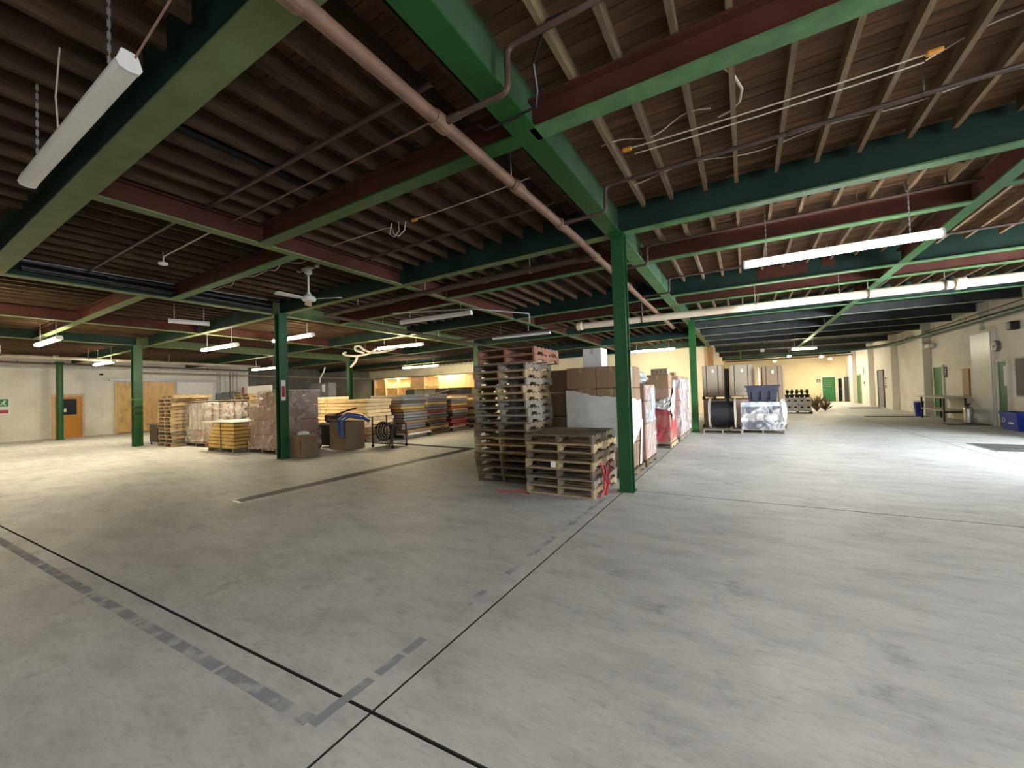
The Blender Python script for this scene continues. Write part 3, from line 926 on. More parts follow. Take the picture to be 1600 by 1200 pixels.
d6 = fdoor('door_6', 5.72, 6.58, 2.08, M['green_door'], mat('pilaster_paint', (0.70, 0.67, 0.60), 0.7))
for k in range(4):
    part('printed_line', MB().box((5.84, YF - .045, 1.75 - k * .16), (6.40 - .08 * (k % 2), YF - .041, 1.79 - k * .16)), M['panel_grey'], d6)
d7 = fdoor('door_7', 6.78, 7.02, 1.95, M['black_glass'], mat('pilaster_paint', (0.70, 0.67, 0.60), 0.7))
od = top('door_8', MB().box((7.03, 42.2, .01), (7.33, 42.25, 2.05), ch=.004), M['grey_door'], kind='structure')
part('door_edge', MB().box((7.0, 42.2, .01), (7.03, 42.25, 2.05)), M['paper'], od)

def rplaque(name, y0, y1, z0, z1, frame, face, label, cat, th=.03):
    o = top(name, MB().box((XR - th, y0, z0), (XR, y1, z1), ch=.004), frame, label, cat)
    e = min(.05, (y1 - y0) * .14)
    part('face', MB().box((XR - th - .004, y0 + e, z0 + e), (XR - th, y1 - e, z1 - e)), face, o)
    return o
bb = rplaque('notice_board', 17.5, 18.78, 1.0, 2.25, mat('board_frame', (0.45, 0.45, 0.43), 0.5), mat('slate_board', (0.065, 0.067, 0.068), 0.6, var=0.2), 'large dark slate board on the right wall above the blue bin', 'board')
rplaque('framed_picture', 21.75, 22.3, .95, 2.0, M['timber_brown'], mat('picture_face', (0.28, 0.17, 0.13), 0.3, var=0.5, scale=3), 'brown framed picture hung above the end of the long table', 'picture')
for (y0, y1, z0, z1, lb, cat) in ((23.7, 23.95, 1.7, 2.15, 'small dark notice beside the green door behind the long table', 'sign'), (31.9, 32.3, 1.2, 1.85, 'dark notice beside the mauve-grey door', 'sign')):
    s = rplaque('wall_notice', y0, y1, z0, z1, M['print'], M['panel_dark'], lb, cat, .02)
    for k in range(3):
        part('printed_line', MB().box((XR - .027, y0 + .05, z0 + (z1 - z0) * (.3 + .2 * k)), (XR - .024, y1 - .05, z0 + (z1 - z0) * (.36 + .2 * k))), M['paper'], s)
ex = rplaque('exit_notice', 36.9, 37.3, 2.15, 2.6, M['sign_green'], M['green_door'], 'small green exit sign high on the far right wall', 'sign', .03)
for y in (36.6, 37.2):
    top('wall_switch', MB().box((XR - .04, y, 1.45), (XR, y + .15, 1.6), ch=.01), M['steel_grey'], 'small grey switch box below the green exit sign, %s' % ('nearer one' if y < 37 else 'farther one'), 'switch')
fs = thing('far_wall_sign', (5.47, YF - .02, 1.72), 'small dark sign on the far wall left of the green door', 'sign')
part('board', MB().box((5.33, YF - .02, 1.66), (5.60, YF, 1.93)), M['print'], fs)
part('printed_line', MB().box((5.38, YF - .024, 1.72), (5.55, YF - .02, 1.76)), M['paper'], fs)
part('printed_line', MB().box((5.40, YF - .024, 1.82), (5.53, YF - .02, 1.86)), M['paper'], fs)
wf_ = thing('wall_fan', (XR - .05, 19.72, 2.55), 'round grey ventilation fan on the wall above the narrow green door', 'fan')
part('housing', MB().lathe((XR - .10, 19.72, 2.68), [(.17, 0), (.19, .03), (.19, .10)], 20, axis='x'), M['steel_grey'], wf_)
for k in range(5):
    part('guard_bar', MB().box((XR - .115, 19.72 - .15, 2.56 + k * .06), (XR - .10, 19.72 + .15, 2.575 + k * .06)), M['galv'], wf_)
part('blade_hub', MB().lathe((XR - .12, 19.72, 2.68), [(.04, 0), (.05, .03)], 10, axis='x'), M['steel_dark'], wf_)
sp = thing('wall_speaker', (XR - .1, 18.52, 3.1), 'small black speaker box high on the right wall', 'speaker')
part('case', MB().box((XR - .2, 18.42, 3.1), (XR, 18.66, 3.36), ch=.01), M['rubber'], sp)
part('grille', MB().box((XR - .205, 18.45, 3.13), (XR - .2, 18.63, 3.33)), M['steel_dark'], sp)
eb = thing('emergency_light', (7.0, 25.3, 2.9), 'white emergency lamp box on the pilaster above the long table', 'lamp')
part('case', MB().box((7.02, 25.12, 3.0), (7.10, 25.29, 3.28), ch=.01), M['white_plastic'], eb)
part('bracket', MB().box((7.10, 24.7, 3.05), (7.3, 25.29, 3.22)), mat('pilaster_paint', (0.70, 0.67, 0.60), 0.7), eb)

# ------------------------------------------------------------------ pipes
def bend(pts, r=.08, n=4):
    pts = [Vector(p) for p in pts]
    out = [pts[0]]
    for i in range(1, len(pts) - 1):
        a = (pts[i - 1] - pts[i]); b = (pts[i + 1] - pts[i])
        rr = min(r, a.length * .45, b.length * .45)
        p, q = pts[i] + a.normalized() * rr, pts[i] + b.normalized() * rr
        for k in range(n + 1):
            t = k / n
            out.append(p * (1 - t) ** 2 + pts[i] * 2 * t * (1 - t) + q * t * t)
    out.append(pts[-1])
    return out


def pipe(name, pts, r, m, label, cat='pipe', n=8, couplings=(), hang=(), br=.08, cm=None):
    o = top(name, MB().tube(bend(pts, br), r, n), m, label, cat, smooth=True)
    for c, ax in couplings:
        c = Vector(c); a = {'x': Vector((1, 0, 0)), 'y': Vector((0, 1, 0)), 'z': Vector((0, 0, 1))}[ax]
        part('coupling', MB().tube([c - a * .09, c - a * .06, c + a * .06, c + a * .09], [r * 1.2, r * 1.3, r * 1.3, r * 1.2], n), cm or m, o)
    for h in hang:
        h = Vector(h)
        part('hanger', MB().tube([h, (h.x, h.y, zb(h.x, h.y) + .5)], .008, 5), M['galv'], o)
        ax = 'y' if abs(Vector(pts[0]).y - Vector(pts[1]).y) > abs(Vector(pts[0]).x - Vector(pts[1]).x) else 'x'
        part('clamp', MB().lathe(h, [(r * 1.1, -.015), (r * 1.1, .015)], n, axis=ax), M['pipe_dark'], o)
    return o


MX = -2.22
mz = lambda y: zb(MX, y) - .09
pipe('main_pipe', [(MX - .04, -1.5, mz(0)), (MX, 6.0, mz(6)), (MX - .06, 11.0, mz(11)), (MX - .1, 16.5, mz(16.5))], .058, M['pipe_brown'],
     'long rusty brown sprinkler main running overhead beside the green girder', n=14, br=.01,
     couplings=[((MX - .03, 1.35, mz(1)), 'y'), ((MX - .02, 2.72, mz(2)), 'y'), ((MX - .01, 4.1, mz(4)), 'y'), ((MX, 5.35, mz(5)), 'y'), ((MX - .02, 7.0, mz(7)), 'y'), ((MX - .04, 9.4, mz(9)), 'y')],
     hang=[(MX - .01, 3.95, mz(4)), (MX - .03, 8.6, mz(8.6))], cm=M['pipe_brown'])
for y, lab in ((2.74, 'brown branch pipe looping round the girder above the red beam'), (5.33, 'brown branch pipe along the joists in front of the deep dark beam'),
               (8.0, 'brown branch pipe running along the crossed struts'), (10.6, 'brown branch pipe looping round the girder before the cream pipe')):
    z = mz(y); zt = z + .36
    pipe('branch_pipe', [(MX + .05, y, z), (X1 + .2, y, z), (X1 + .2, y, zt), (XR - .2, y + .05, zt)], .026, M['pipe_dark'], lab,
         couplings=[((MX + .10, y, z), 'x'), ((0.6, y + .005, zt), 'x'), ((3.6, y + .03, zt), 'x')], hang=[(1.6, y + .015, zt), (4.8, y + .03, zt)])
pipe('branch_pipe', [(MX - .06, 2.68, zb(-3, 2) + .26), (-6.4, 2.66, zb(-6, 2) + .26)], .026, M['pipe_dark'], 'dark branch pipe left of the rusty main, nearest to the camera', couplings=[((-4.0, 2.67, 4.41), 'x')])
pipe('branch_pipe', [(MX - .06, 5.3, zb(-3, 5) + .24), (-6.4, 5.3, zb(-6, 5) + .24)], .024, M['pipe_dark'], 'dark branch pipe under the joists between main pipe and ceiling fan', couplings=[((-4.4, 5.3, 4.37), 'x')])
pipe('branch_pipe', [(-6.75, 2.6, 4.35), (-11.3, 2.6, 4.32)], .022, M['pipe_dark'], 'dark branch pipe beyond the red-brown beam, left of the ceiling')
pipe('conduit', [(-2.55, 2.95, 4.30), (-6.5, 3.0, 4.30)], .011, M['pipe_brown'], 'thin conduit beside the dark branch pipe overhead', n=6)
pipe('conduit', [(-6.7, 3.0, 4.3), (-9.0, 3.05, 4.3), (-9.0, 3.05, 4.2)], .011, M['cable'], 'thin pale conduit ending at a round ceiling detector', n=6)
pipe('branch_main', [(MX - .06, 7.0, mz(7) + .02), (-6.0, 7.05, mz(7)), (-10.2, 7.1, mz(7) - .05)], .058, M['pipe_dark'], 'thick dark pipe from the main toward the column with the red sign', n=12, br=.01,
     couplings=[((-2.42, 7.0, mz(7) + .02), 'x'), ((-4.7, 7.03, mz(7) + .005), 'x'), ((-7.6, 7.07, mz(7) - .02), 'x')], hang=[(-3.6, 7.01, mz(7)), (-6.4, 7.06, mz(7)), (-8.8, 7.08, mz(7))])
pipe('cream_pipe', [(-4.85, 12.8, 3.80), (XR, 13.02, 3.80)], .105, M['pipe_cream'], 'thick cream insulated pipe crossing beneath the beams', n=16, br=.01,
     couplings=[((4.3, 12.96, 3.80), 'x'), ((-4.75, 12.8, 3.80), 'x')], hang=[(0.33, 12.9, 3.8), (2.7, 12.93, 3.8), (4.05, 12.95, 3.8), (-2.7, 12.84, 3.8)])
pipe('dark_pipe', [(-4.9, 12.8, 3.80), (-7.3, 12.75, 3.80), (-10.1, 12.7, 3.78)], .045, M['pipe_dark'], 'dark pipe joined to the left end of the cream pipe', br=.01, hang=[(-6.7, 12.76, 3.80)])
pipe('dark_pipe', [(-10.2, 7.1, mz(7) - .05), (-10.25, 12.5, 3.85), (-10.2, 19.0, 3.8)], .05, M['pipe_dark'], 'dark pipe running back above the small cardboard carton', br=.3, hang=[(-10.22, 9.2, 3.95), (-10.25, 12.0, 3.86)])
for k, (dx, lab) in enumerate(((0.14, 'upper black pipe strapped to the dark girder'), (0.20, 'lower black pipe strapped to the dark girder'))):
    pipe('black_pipe', [(-11.45 + dx, 1.75, 4.33 - .13 * k), (-11.45 + dx, 6.2, 4.28 - .13 * k)], .055, M['pipe_black'], lab, n=10, couplings=[((-11.45 + dx, 3.0, 4.31 - .13 * k), 'y')])
pipe('conduit', [(-11.2, 1.62, 4.5), (-11.2, 1.7, 4.33), (-11.1, 6.0, 4.36)], .016, M['galv'], 'grey conduit lying on the black pipes', n=6)
pipe('wall_pipe', [(-26.0, 1.0, 3.80), (-26.0, 13.5, 3.72)], .075, mat('dull_pipe', (0.36, 0.30, 0.23), 0.6), 'dull tan pipe hung below the beams near the left wall', n=10, hang=[(-26.0, 3.5, 3.8), (-26.0, 6.0, 3.78), (-26.0, 9.0, 3.76)], couplings=[((-26.0, 5.0, 3.79), 'y')])
pipe('wall_pipe', [(-30.4, 1.0, 3.88), (-30.4, 15.0, 3.75)], .05, M['pipe_brown'], 'brown pipe along the top of the left wall', n=8, hang=[(-30.4, 4.6, 3.87), (-30.4, 7.2, 3.85), (-30.4, 10.0, 3.82), (-30.4, 12.5, 3.8)])
pipe('wall_pipe', [(-30.3, 9.0, 3.45), (-30.3, 26.0, 3.30)], .06, mat('dull_pipe', (0.36, 0.30, 0.23), 0.6), 'pale pipe above the electrical boxes leading into the dark corner', n=8, hang=[(-30.3, 14.0, 3.4), (-30.3, 20.0, 3.35)])
gp = pipe('green_pipe', [(7.1, 15.5, 3.66), (7.1, 29.5, 3.62), (6.2, 32.4, 3.62), (-1.2, 32.6, 3.62)], .085, M['green_pipe'], 'long green pipe along the right wall turning across the far hall', n=10, br=1.4,
          hang=[(7.1, 19.5, 3.65), (7.1, 24.0, 3.63), (7.1, 28.0, 3.62)])
pipe('far_pipe', [(6.9, 38.0, 3.62), (-1.3, 38.0, 3.62)], .06, M['pipe_brown'], 'brown pipe crossing below the ceiling in front of the far wall', n=8, hang=[(5.0, 38.0, 3.62), (1.5, 38.0, 3.62)])
pipe('wall_conduit', [(7.2, 16.5, 3.95), (7.2, 27.8, 3.80), (7.2, 27.8, 3.70)], .016, M['pipe_dark'], 'thin dark conduit above the green pipe on the right wall', n=6, br=.03)
pipe('drop_pipe', [(-0.2, 31.0, 4.22), (-0.2, 31.0, 3.30)], .05, M['green_pale'], 'short pale green pipe hanging above the brown cabinets', n=8)
pipe('conduit', [(-8.4, 7.9, 3.95), (-6.05, 8.5, 3.86), (-5.2, 10.0, 3.86), (-5.2, 10.0, 3.6)], .02, M['galv'], 'grey bent conduit from the unlit hanging light', n=6, br=.05)

# ------------------------------------------------------------------ cables
def sag(p, q, dz, n=8):
    p, q = Vector(p), Vector(q)
    return [p.lerp(q, t / n) - Vector((0, 0, dz * 4 * (t / n) * (1 - t / n))) for t in range(n + 1)]

def cable(pts, label, r=.007, m=None, ends=()):
    o = top('electric_cable', MB().tube(pts, r, 5), m or M['cable'], label, 'cable', smooth=True)
    for e in ends:
        part('connector', MB().box((e[0] - .055, e[1] - .025, e[2] - .02), (e[0] + .055, e[1] + .025, e[2] + .02), ch=.01), M['orange_plug'], o)
    return o
cable(sag((-1.05, 4.66, 4.42), (1.45, 4.72, 4.42), .015), 'upper of two white cables between orange plugs under the joists', ends=[(-1.08, 4.66, 4.42), (1.49, 4.72, 4.42)])
cable(sag((-1.02, 4.78, 4.41), (1.45, 4.81, 4.41), .015), 'lower of two white cables between orange plugs under the joists')
def wavy(x0, x1, y, z, amp, n=40, seed=1, ya=.08):
    rg = random.Random(seed)
    ph = [rg.uniform(0, 6) for _ in range(3)]
    return [(x0 + (x1 - x0) * i / n, y + ya * math.sin(i * .45 + ph[0]), z + amp * math.sin(i * .9 + ph[1]) * .6 + amp * .4 * math.sin(i * .31 + ph[2])) for i in range(n + 1)]
cable(wavy(-1.4, 6.5, 3.95, 4.56, .05, seed=3), 'loose white cable draped along the joists behind the red and green beam')
cable(wavy(-1.3, 6.8, 5.75, 4.56, .06, seed=5), 'loose white cable sagging along the joists before the deep dark beam')
cable(wavy(1.5, 6.8, 4.75, 4.50, .08, seed=8, ya=.2), 'white cable trailing from the orange plug toward the right edge')
cable(wavy(-1.35, -.2, 4.6, 4.5, .05, 12, seed=2, ya=.1), 'short white cable end by the left orange plug')
cable([(-.14, 3.75, 4.58), (-.10, 3.95, 4.5), (0.02, 4.18, 4.48), (.08, 4.38, 4.47), (.06, 4.58, 4.48), (-.03, 4.72, 4.5), (-.14, 4.8, 4.53)], 'thick white cable loop hanging below the roof boards', .012)
cable([(-.6, 2.9, 4.55), (-1.2, 2.75, 4.47), (-1.42, 2.95, 4.38), (-1.44, 3.05, 4.22), (-1.48, 3.1, 4.13), (-1.75, 3.12, 4.125), (-2.02, 3.12, 4.13), (-2.1, 3.1, 4.2)], 'black cable wrapped under the bright green girder', .012, M['pipe_black'])
cable(sag((-4.36, 4.64, 4.41), (-2.3, 4.56, 4.41), .01) , 'white cable to an orange plug left of the rusty main', ends=[(-4.4, 4.65, 4.41)])
cable([(-6.45, 4.62, 4.42), (-5.6, 4.6, 4.40), (-5.0, 4.58, 4.39), (-4.8, 4.55, 4.35), (-4.72, 4.52, 4.22), (-4.62, 4.52, 4.16), (-4.52, 4.55, 4.24), (-4.5, 4.56, 4.38)], 'white cable with a hanging loop beside the orange plug')
cable([(-4.85, 4.6, 4.45), (-4.9, 4.6, 4.28), (-4.78, 4.58, 4.20), (-4.66, 4.57, 4.27), (-4.7, 4.6, 4.44)], 'small coil of white cable hung from a joist')
cable(wavy(-7.2, -11.0, 4.6, 4.33, .06, 30, seed=12), 'white cable strung left of the ceiling fan')
cable([(-25.9, 17.9, 3.85), (-26.0, 17.85, 3.5), (-26.4, 17.85, 3.1), (-26.45, 17.85, 2.73)], 'white flexible duct dropping onto the grey cabinet', .05, M['hose_white'])

pipe('black_duct', [(-5.10, 1.62, 4.58), (-5.10, 3.36, 4.58)], .045, M['pipe_black'], 'black duct tucked between two joists left of the rusty main', n=8)
pipe('black_duct', [(-5.22, 1.62, 4.61), (-5.22, 3.36, 4.61)], .03, M['pipe_black'], 'thinner black duct beside the one between the joists', n=8)
# white hose loops
hp = [(-14.0, 11.5, 3.52), (-14.5, 11.5, 3.66), (-14.55, 11.5, 3.82), (-14.25, 11.5, 3.86), (-14.0, 11.5, 3.66), (-13.6, 11.5, 3.50), (-13.0, 11.5, 3.46), (-12.3, 11.5, 3.52), (-11.9, 11.5, 3.60)]
o = top('white_hose', MB().tube(bend(hp, .3), .045, 8), M['hose_white'], 'white hose looped below the lit tube in front of the back column', 'hose', smooth=True)
hp = [(-13.3, 11.55, 3.62), (-13.7, 11.55, 3.46), (-14.5, 11.55, 3.42), (-15.2, 11.55, 3.50), (-15.45, 11.55, 3.60), (-15.2, 11.55, 3.64)]
part('loop', MB().tube(bend(hp, .2), .045, 8), M['hose_white'], o, True)
part('hanger', MB().tube([(-13.9, 11.5, 3.6), (-13.9, 11.5, 4.4)], .006, 5), M['galv'], o)
part('drop', MB().tube(bend([(-14.5, 11.58, 3.42), (-14.6, 11.58, 3.2), (-14.95, 11.58, 2.98)], .2), .045, 8), M['hose_white'], o, True)

# ------------------------------------------------------------------ ceiling fan
fx, fy, fz = -7.95, 5.15, 3.76
fan = thing('ceiling_fan', (fx, fy, fz), 'white three-blade ceiling fan hanging from the joists', 'fan')
part('mount', MB().lathe((fx, fy, 4.28), [(.03, 0), (.075, .04), (.08, .13)], 16).box((fx - .35, fy - .03, 4.40), (fx + .35, fy + .03, 4.45)), M['white_metal'], fan, True)
part('rod', MB().tube([(fx, fy, 3.84), (fx, fy, 4.30)], .018, 8), M['white_metal'], fan, True)
part('motor', MB().lathe((fx, fy, fz), [(.05, -.05), (.12, -.035), (.145, 0), (.13, .05), (.06, .09), (.03, .16)], 20), M['white_metal'], fan, True)
for k in range(3):
    a = math.radians(28 + 120 * k)
    d = Vector((math.cos(a), math.sin(a), 0)); s = Vector((-math.sin(a), math.cos(a), .22)).normalized()
    mb = MB()
    c = Vector((fx, fy, fz + .01))
    up_ = Vector((0, 0, .006))
    pts = [(.14, -.03), (.22, -.055), (.66, -.075), (.70, -.04), (.70, .05), (.66, .08), (.22, .055), (.14, .03)]
    mb.prism([(u, v) for u, v in pts], c - up_, c + up_, d, s)
    part('blade', mb, M['white_metal'], fan)

# ------------------------------------------------------------------ lamps
def tube_light(cx, cy, z, label, lit=None, L=2.44, rz=0.0, chains=True, wd=.165, ct=.42):
    """8 ft strip lamp hung on chains; lit = lens material"""
    t = thing('strip_light', (cx, cy, z), label, 'lamp', rz)
    h = L / 2
    w_ = wd
    prof = [(-w_ * .35, .045), (w_ * .35, .045), (w_ * .26, .10), (-w_ * .26, .10)]
    part('housing', MB().prism(prof, (-h + .012, 0, 0), (h - .012, 0, 0), (0, 1, 0), (0, 0, 1)), M['white_metal'], t, local=True)
    lens = [(-w_ * .5, .045), (-w_ * .5, .02), (-w_ * .38, -.005), (0, -.015), (w_ * .38, -.005), (w_ * .5, .02), (w_ * .5, .045)]
    part('diffuser', MB().prism(lens, (-h + .03, 0, 0), (h - .03, 0, 0), (0, 1, 0), (0, 0, 1)), lit or M['lens_off'], t, local=True)
    cap = [(-w_ * .53, .02), (-w_ * .4, -.01), (0, -.02), (w_ * .4, -.01), (w_ * .53, .02), (w_ * .32, .103), (-w_ * .32, .103)]
    for s in (-1, 1):
        part('end_cap', MB().prism(cap if s < 0 else cap[::-1], (s * h, 0, 0), (s * (h - .03), 0, 0), (0, 1, 0), (0, 0, 1)), M['white_metal'], t, local=True)
    if chains:
        topz = zb(cx, cy) + (ct if ct < 0 else (.575 if cx < X1 else .50)) - z
        for s in (-1, 1):
            mb = MB()
            n = 12
            zz = .10
            i = 0
            while zz < topz:
                if i % 2:
                    mb.box((s * h * .72 - .009, -.002, zz), (s * h * .72 + .009, .002, zz + .05))
                else:
                    mb.box((s * h * .72 - .002, -.009, zz), (s * h * .72 + .002, .009, zz + .05))
                zz += .04; i += 1
            part('hanger_chain', mb, M['galv'], t, local=True)
    return t


tube_light(-4.33, .905, 3.66, 'big unlit white strip lamp hung on chains at top left', wd=.115)
cable([(-3.11, .93, 3.74), (-2.8, 1.0, 4.0), (-2.2, 1.05, 4.4)], 'brown cord from the end of the big unlit lamp', .006, M['pipe_brown'])
cable([(-4.55, .9, 3.76), (-4.62, .9, 4.1), (-4.6, .92, 4.5)], 'white cord rising from the middle of the big unlit lamp', .006)
tube_light(1.27, 7.91, 3.66, 'long bright strip lamp nearest on the right side', M['tube_cool'])
tube_light(1.19, 12.46, 3.66, 'bright strip lamp behind the nearest one, below the cream pipe', M['tube_cool'])
tube_light(-7.35, 8.45, 3.73, 'unlit strip lamp hanging left of the tall pallet stack', None, rz=.05, wd=.13, ct=-.01)
tube_light(-7.36, 13.37, 3.77, 'unlit strip lamp just above the tall pallet stack', None, rz=.05, wd=.13)
tube_light(-12.33, 11.97, 3.66, 'warm lit strip lamp above the looped white hose', M['tube_warm'], rz=.05)
tube_light(-19.4, 20.7, 3.58, 'warm lit strip lamp before the timber shelves', M['tube_far'], L=3.3)
tube_light(-14.3, 8.6, 3.86, 'lit strip lamp partly hidden by the column with red sign', M['tube_neut'])
tube_light(-16.1, 7.0, 3.53, 'lit strip lamp left of the column with red sign', M['tube_neut'])
tube_light(-25.3, 6.36, 3.53, 'short-looking lit strip lamp near the left wall, beside the banded column', M['tube_neut'])
tube_light(-23.3, 12.36, 3.37, 'lit strip lamp in front of the dark corner', M['tube_neut'])
tube_light(-4.5, 23.77, 3.75, 'warm lit strip lamp in front of the cream wall behind the cartons', M['tube_warm'])
tube_light(-13.4, 5.1, 3.85, 'small unlit lamp seen end-on beneath the left beams', None, L=.9, rz=1.3, chains=True)
# unseen lamps beyond the frame; the cool ones are added to light the foreground
for x, y, mm in ((-14.6, 1.6, 'tube_neut'), (-18.5, 3.4, 'tube_neut'), (-22.5, .2, 'tube_neut'), (1.6, -.6, 'tube_cool'), (4.9, 1.6, 'tube_cool'), (5.2, -3.0, 'tube_cool'), (-2.4, -3.2, 'tube_cool'), (-25.5, 2.2, 'tube_neut')):
    tag(tube_light(x, y, 3.62, 'unseen lit strip lamp above the open floor beyond the picture edge', M[mm]), group='lamps beyond the picture edge')
far = [(2.85, 27.0, 'brightest of the far hall lamps, nearest to us', 0.3), (2.7, 33.2, 'far hall lamp second in line behind the brightest one', 1.57), (4.9, 36.4, 'far hall lamp on the right of the pair in front of the far wall', 1.57), (2.2, 39.2, 'tiny far lamp above the plants before the far wall', 1.57), (6.0, 40.5, 'tiny far lamp nearest to the far right corner', 1.57)]
for x, y, lab, rz in far:
    tube_light(x, y, 3.5, lab, M['tube_far'], L=1.22, rz=rz)
pr_ = thing('ceiling_sensor', (0.9, 26.2, 3.5), 'small white sensor hung from the black ceiling', 'sensor')
part('case', MB().box((.80, 26.1, 3.45), (1.0, 26.25, 3.62), ch=.03), M['white_plastic'], pr_)
part('stem', MB().tube([(.9, 26.18, 3.6), (.85, 26.18, 4.2)], .015, 6), M['steel_dark'], pr_)
det = thing('ceiling_detector', (-9.02, 3.05, 4.14), 'small round white detector below the left joists', 'detector')
part('dome', MB().lathe((-9.02, 3.05, 4.14), [(.03, 0), (.07, .02), (.07, .05)], 14), M['white_plastic'], det, True)
part('stem', MB().tube([(-9.02, 3.05, 4.18), (-9.02, 3.05, 4.45)], .01, 6), M['galv'], det)
# ------------------------------------------------------------------ pallets
PM = {}


def pallet_meshes(w, d, h=.136):
    key = (round(w, 3), round(d, 3))
    if key in PM: return PM[key]
    hs = h - .036
    # notched stringer profile in (y, z)
    n0, n1 = d * .14, d * .34
    prof = [(0, .018), (n0, .018), (n0 + .02, .055), (n1 - .02, .055), (n1, .018), (d - n1, .018), (d - n1 + .02, .055), (d - n0 - .02, .055), (d - n0, .018), (d, .018), (d, h - .018), (0, h - .018)]
    st = MB()
    # split into convex strips so that the caps triangulate cleanly
    st.box((-.019, 0, .055), (.019, d, h - .018))
    for a, b in ((0, n0), (n1, d - n1), (d - n0, d)):
        st.box((-.019, a, .018), (.019, b, .056))
    tb = MB().box((-w / 2, -.05, -.009), (w / 2, .05, .009))
    tw_ = MB().box((-w / 2, -.068, -.009), (w / 2, .068, .009))
    PM[key] = [None, st, tb, tw_]
    res = {}
    for k, m in enumerate(PAL):
        res[k] = (st.mesh('stringer', m), tb.mesh('deck_board', m), tw_.mesh('deck_board', m))
    PM[key] = res
    return res


def pallet(loc, rz, w, d, k, label, group=None, h=.136):
    ms = pallet_meshes(w, d, h)[k]
    t = thing('pallet', loc, label, 'pallet', rz, group)
    for x in (-w / 2 + .02, 0, w / 2 - .02):
        link('stringer', ms[0], t, (x, 0, 0))
    n = 7
    for i in range(n):
        y = .068 + (d - .136) * i / (n - 1)
        link('deck_board', ms[2] if i in (0, n - 1) else ms[1], t, (random.uniform(-.006, .006), y, h - .009))
    for i in range(5):
        y = (.05, d * .25, d * .5, d * .75, d - .05)[i]
        if i in (1, 3): continue
        link('deck_board', ms[1], t, (random.uniform(-.006, .006), y, .009))
    return t


PH = .1362
# low stack: seven
for i in range(7):
    nlab = place(6 - i, 7)
    off = [0, .012, -.01, .006, .03, .022, .0][i]
    tn = ['pale', 'weathered', 'worn', 'pale', 'worn', 'greyish', 'worn'][i]
    p = pallet((-2.60 + off, 5.80 + random.uniform(-.012, .012), i * PH), random.uniform(-.012, .012), 1.15, 1.22, [1, 3, 0, 1, 0, 1, 0][i],
               'wooden pallet, %s of the low stack in front' % nlab)
    if i == 3:
        part('sticker', MB().box((-.12, -.004, .03), (-.03, 0, .125)), M['paper'], p, local=True, label='white sticker')
# tall stack: eighteen
kinds = [0, 0, 0, 0, 1, 1, 0, 0, 3, 3, 3, 1, 1, 3, 1, 3, 2, 2]
offs = [.08, .02, .0, -.01, -.03, -.03, -.04, -.03, .02, .0, -.02, -.05, -.12, .0, -.04, -.02, .06, .05]
for i in range(18):
    nlab = place(17 - i, 18)
    lean = i / 17
    extra = {17: 'reddish ', 16: 'red-stained '}.get(i, '')
    w_ = 1.12 if i < 16 else 1.2
    pallet((-3.92 + offs[i] * .6 + (.10 if i > 15 else 0), 6.22 + .05 * lean + random.uniform(-.02, .02), i * PH), random.uniform(-.02, .02) + .03, w_, 1.16, kinds[i],
           '%swooden pallet, %s of the tall stack' % (extra, nlab))
rs = top('red_strap', MB().tube([(-3.62, 5.62, .012), (-3.4, 5.66, .02), (-3.25, 5.74, .03), (-3.18, 5.76, .012), (-3.05, 5.68, .012)], .012, 5), M['red_strap'], 'red plastic strap lying on the floor before the low pallets', 'strap')
rs = top('red_strap', MB().tube([(-1.99, 6.1, .50), (-1.94, 6.05, .36), (-1.96, 6.15, .22), (-1.92, 6.0, .10), (-1.96, 5.9, .012)], .018, 5).tube([(-2.0, 6.5, .46), (-1.93, 6.4, .34), (-1.95, 6.3, .25), (-1.93, 6.35, .12)], .016, 5)
         .tube([(-1.99, 6.3, .42), (-1.94, 6.2, .30), (-1.94, 6.1, .28), (-1.93, 6.25, .16), (-1.93, 6.1, .012)], .02, 5), M['red_strap'], 'tangle of red strap hanging from the low pallets by the column', 'strap')


# ------------------------------------------------------------------ cartons
def carton(a, b, label, m=None, group=None, seam=True, axis='x', ch=.012, tapem=None, cat='carton', name='carton'):
    o = top(name, MB().box(a, b, ch=ch), m or M['carton'], label, cat, group)
    if seam:
        tm = tapem or M['tapeb']
        x0, y0, z0 = a; x1, y1, z1 = b
        if axis == 'x':
            c = (y0 + y1) / 2
            part('tape', MB().box((x0 - .001, c - .03, z1 - .1), (x1 + .001, c + .03, z1 + .001)), tm, o)
        else:
            c = (x0 + x1) / 2
            part('tape', MB().box((c - .03, y0 - .001, z1 - .12), (c + .03, y1 + .001, z1 + .001)), tm, o)
    return o


def film(faces, m, label, name='stretch_film', cat='plastic film', thick=.004, group=None):
    """a film sheet following the given outline polygons, each with a little thickness"""
    mb = MB()
    for poly in faces:
        p = [Vector(q) for q in poly]
        nrm = (p[1] - p[0]).cross(p[-1] - p[0]).normalized() * thick
        n = len(p)
        mb.add(p + [q + nrm for q in p], [tuple(range(n - 1, -1, -1)), tuple(range(n, 2 * n))] + [(i, (i + 1) % n, n + (i + 1) % n, n + i) for i in range(n)])
    return top(name, mb, m, label, cat, group)


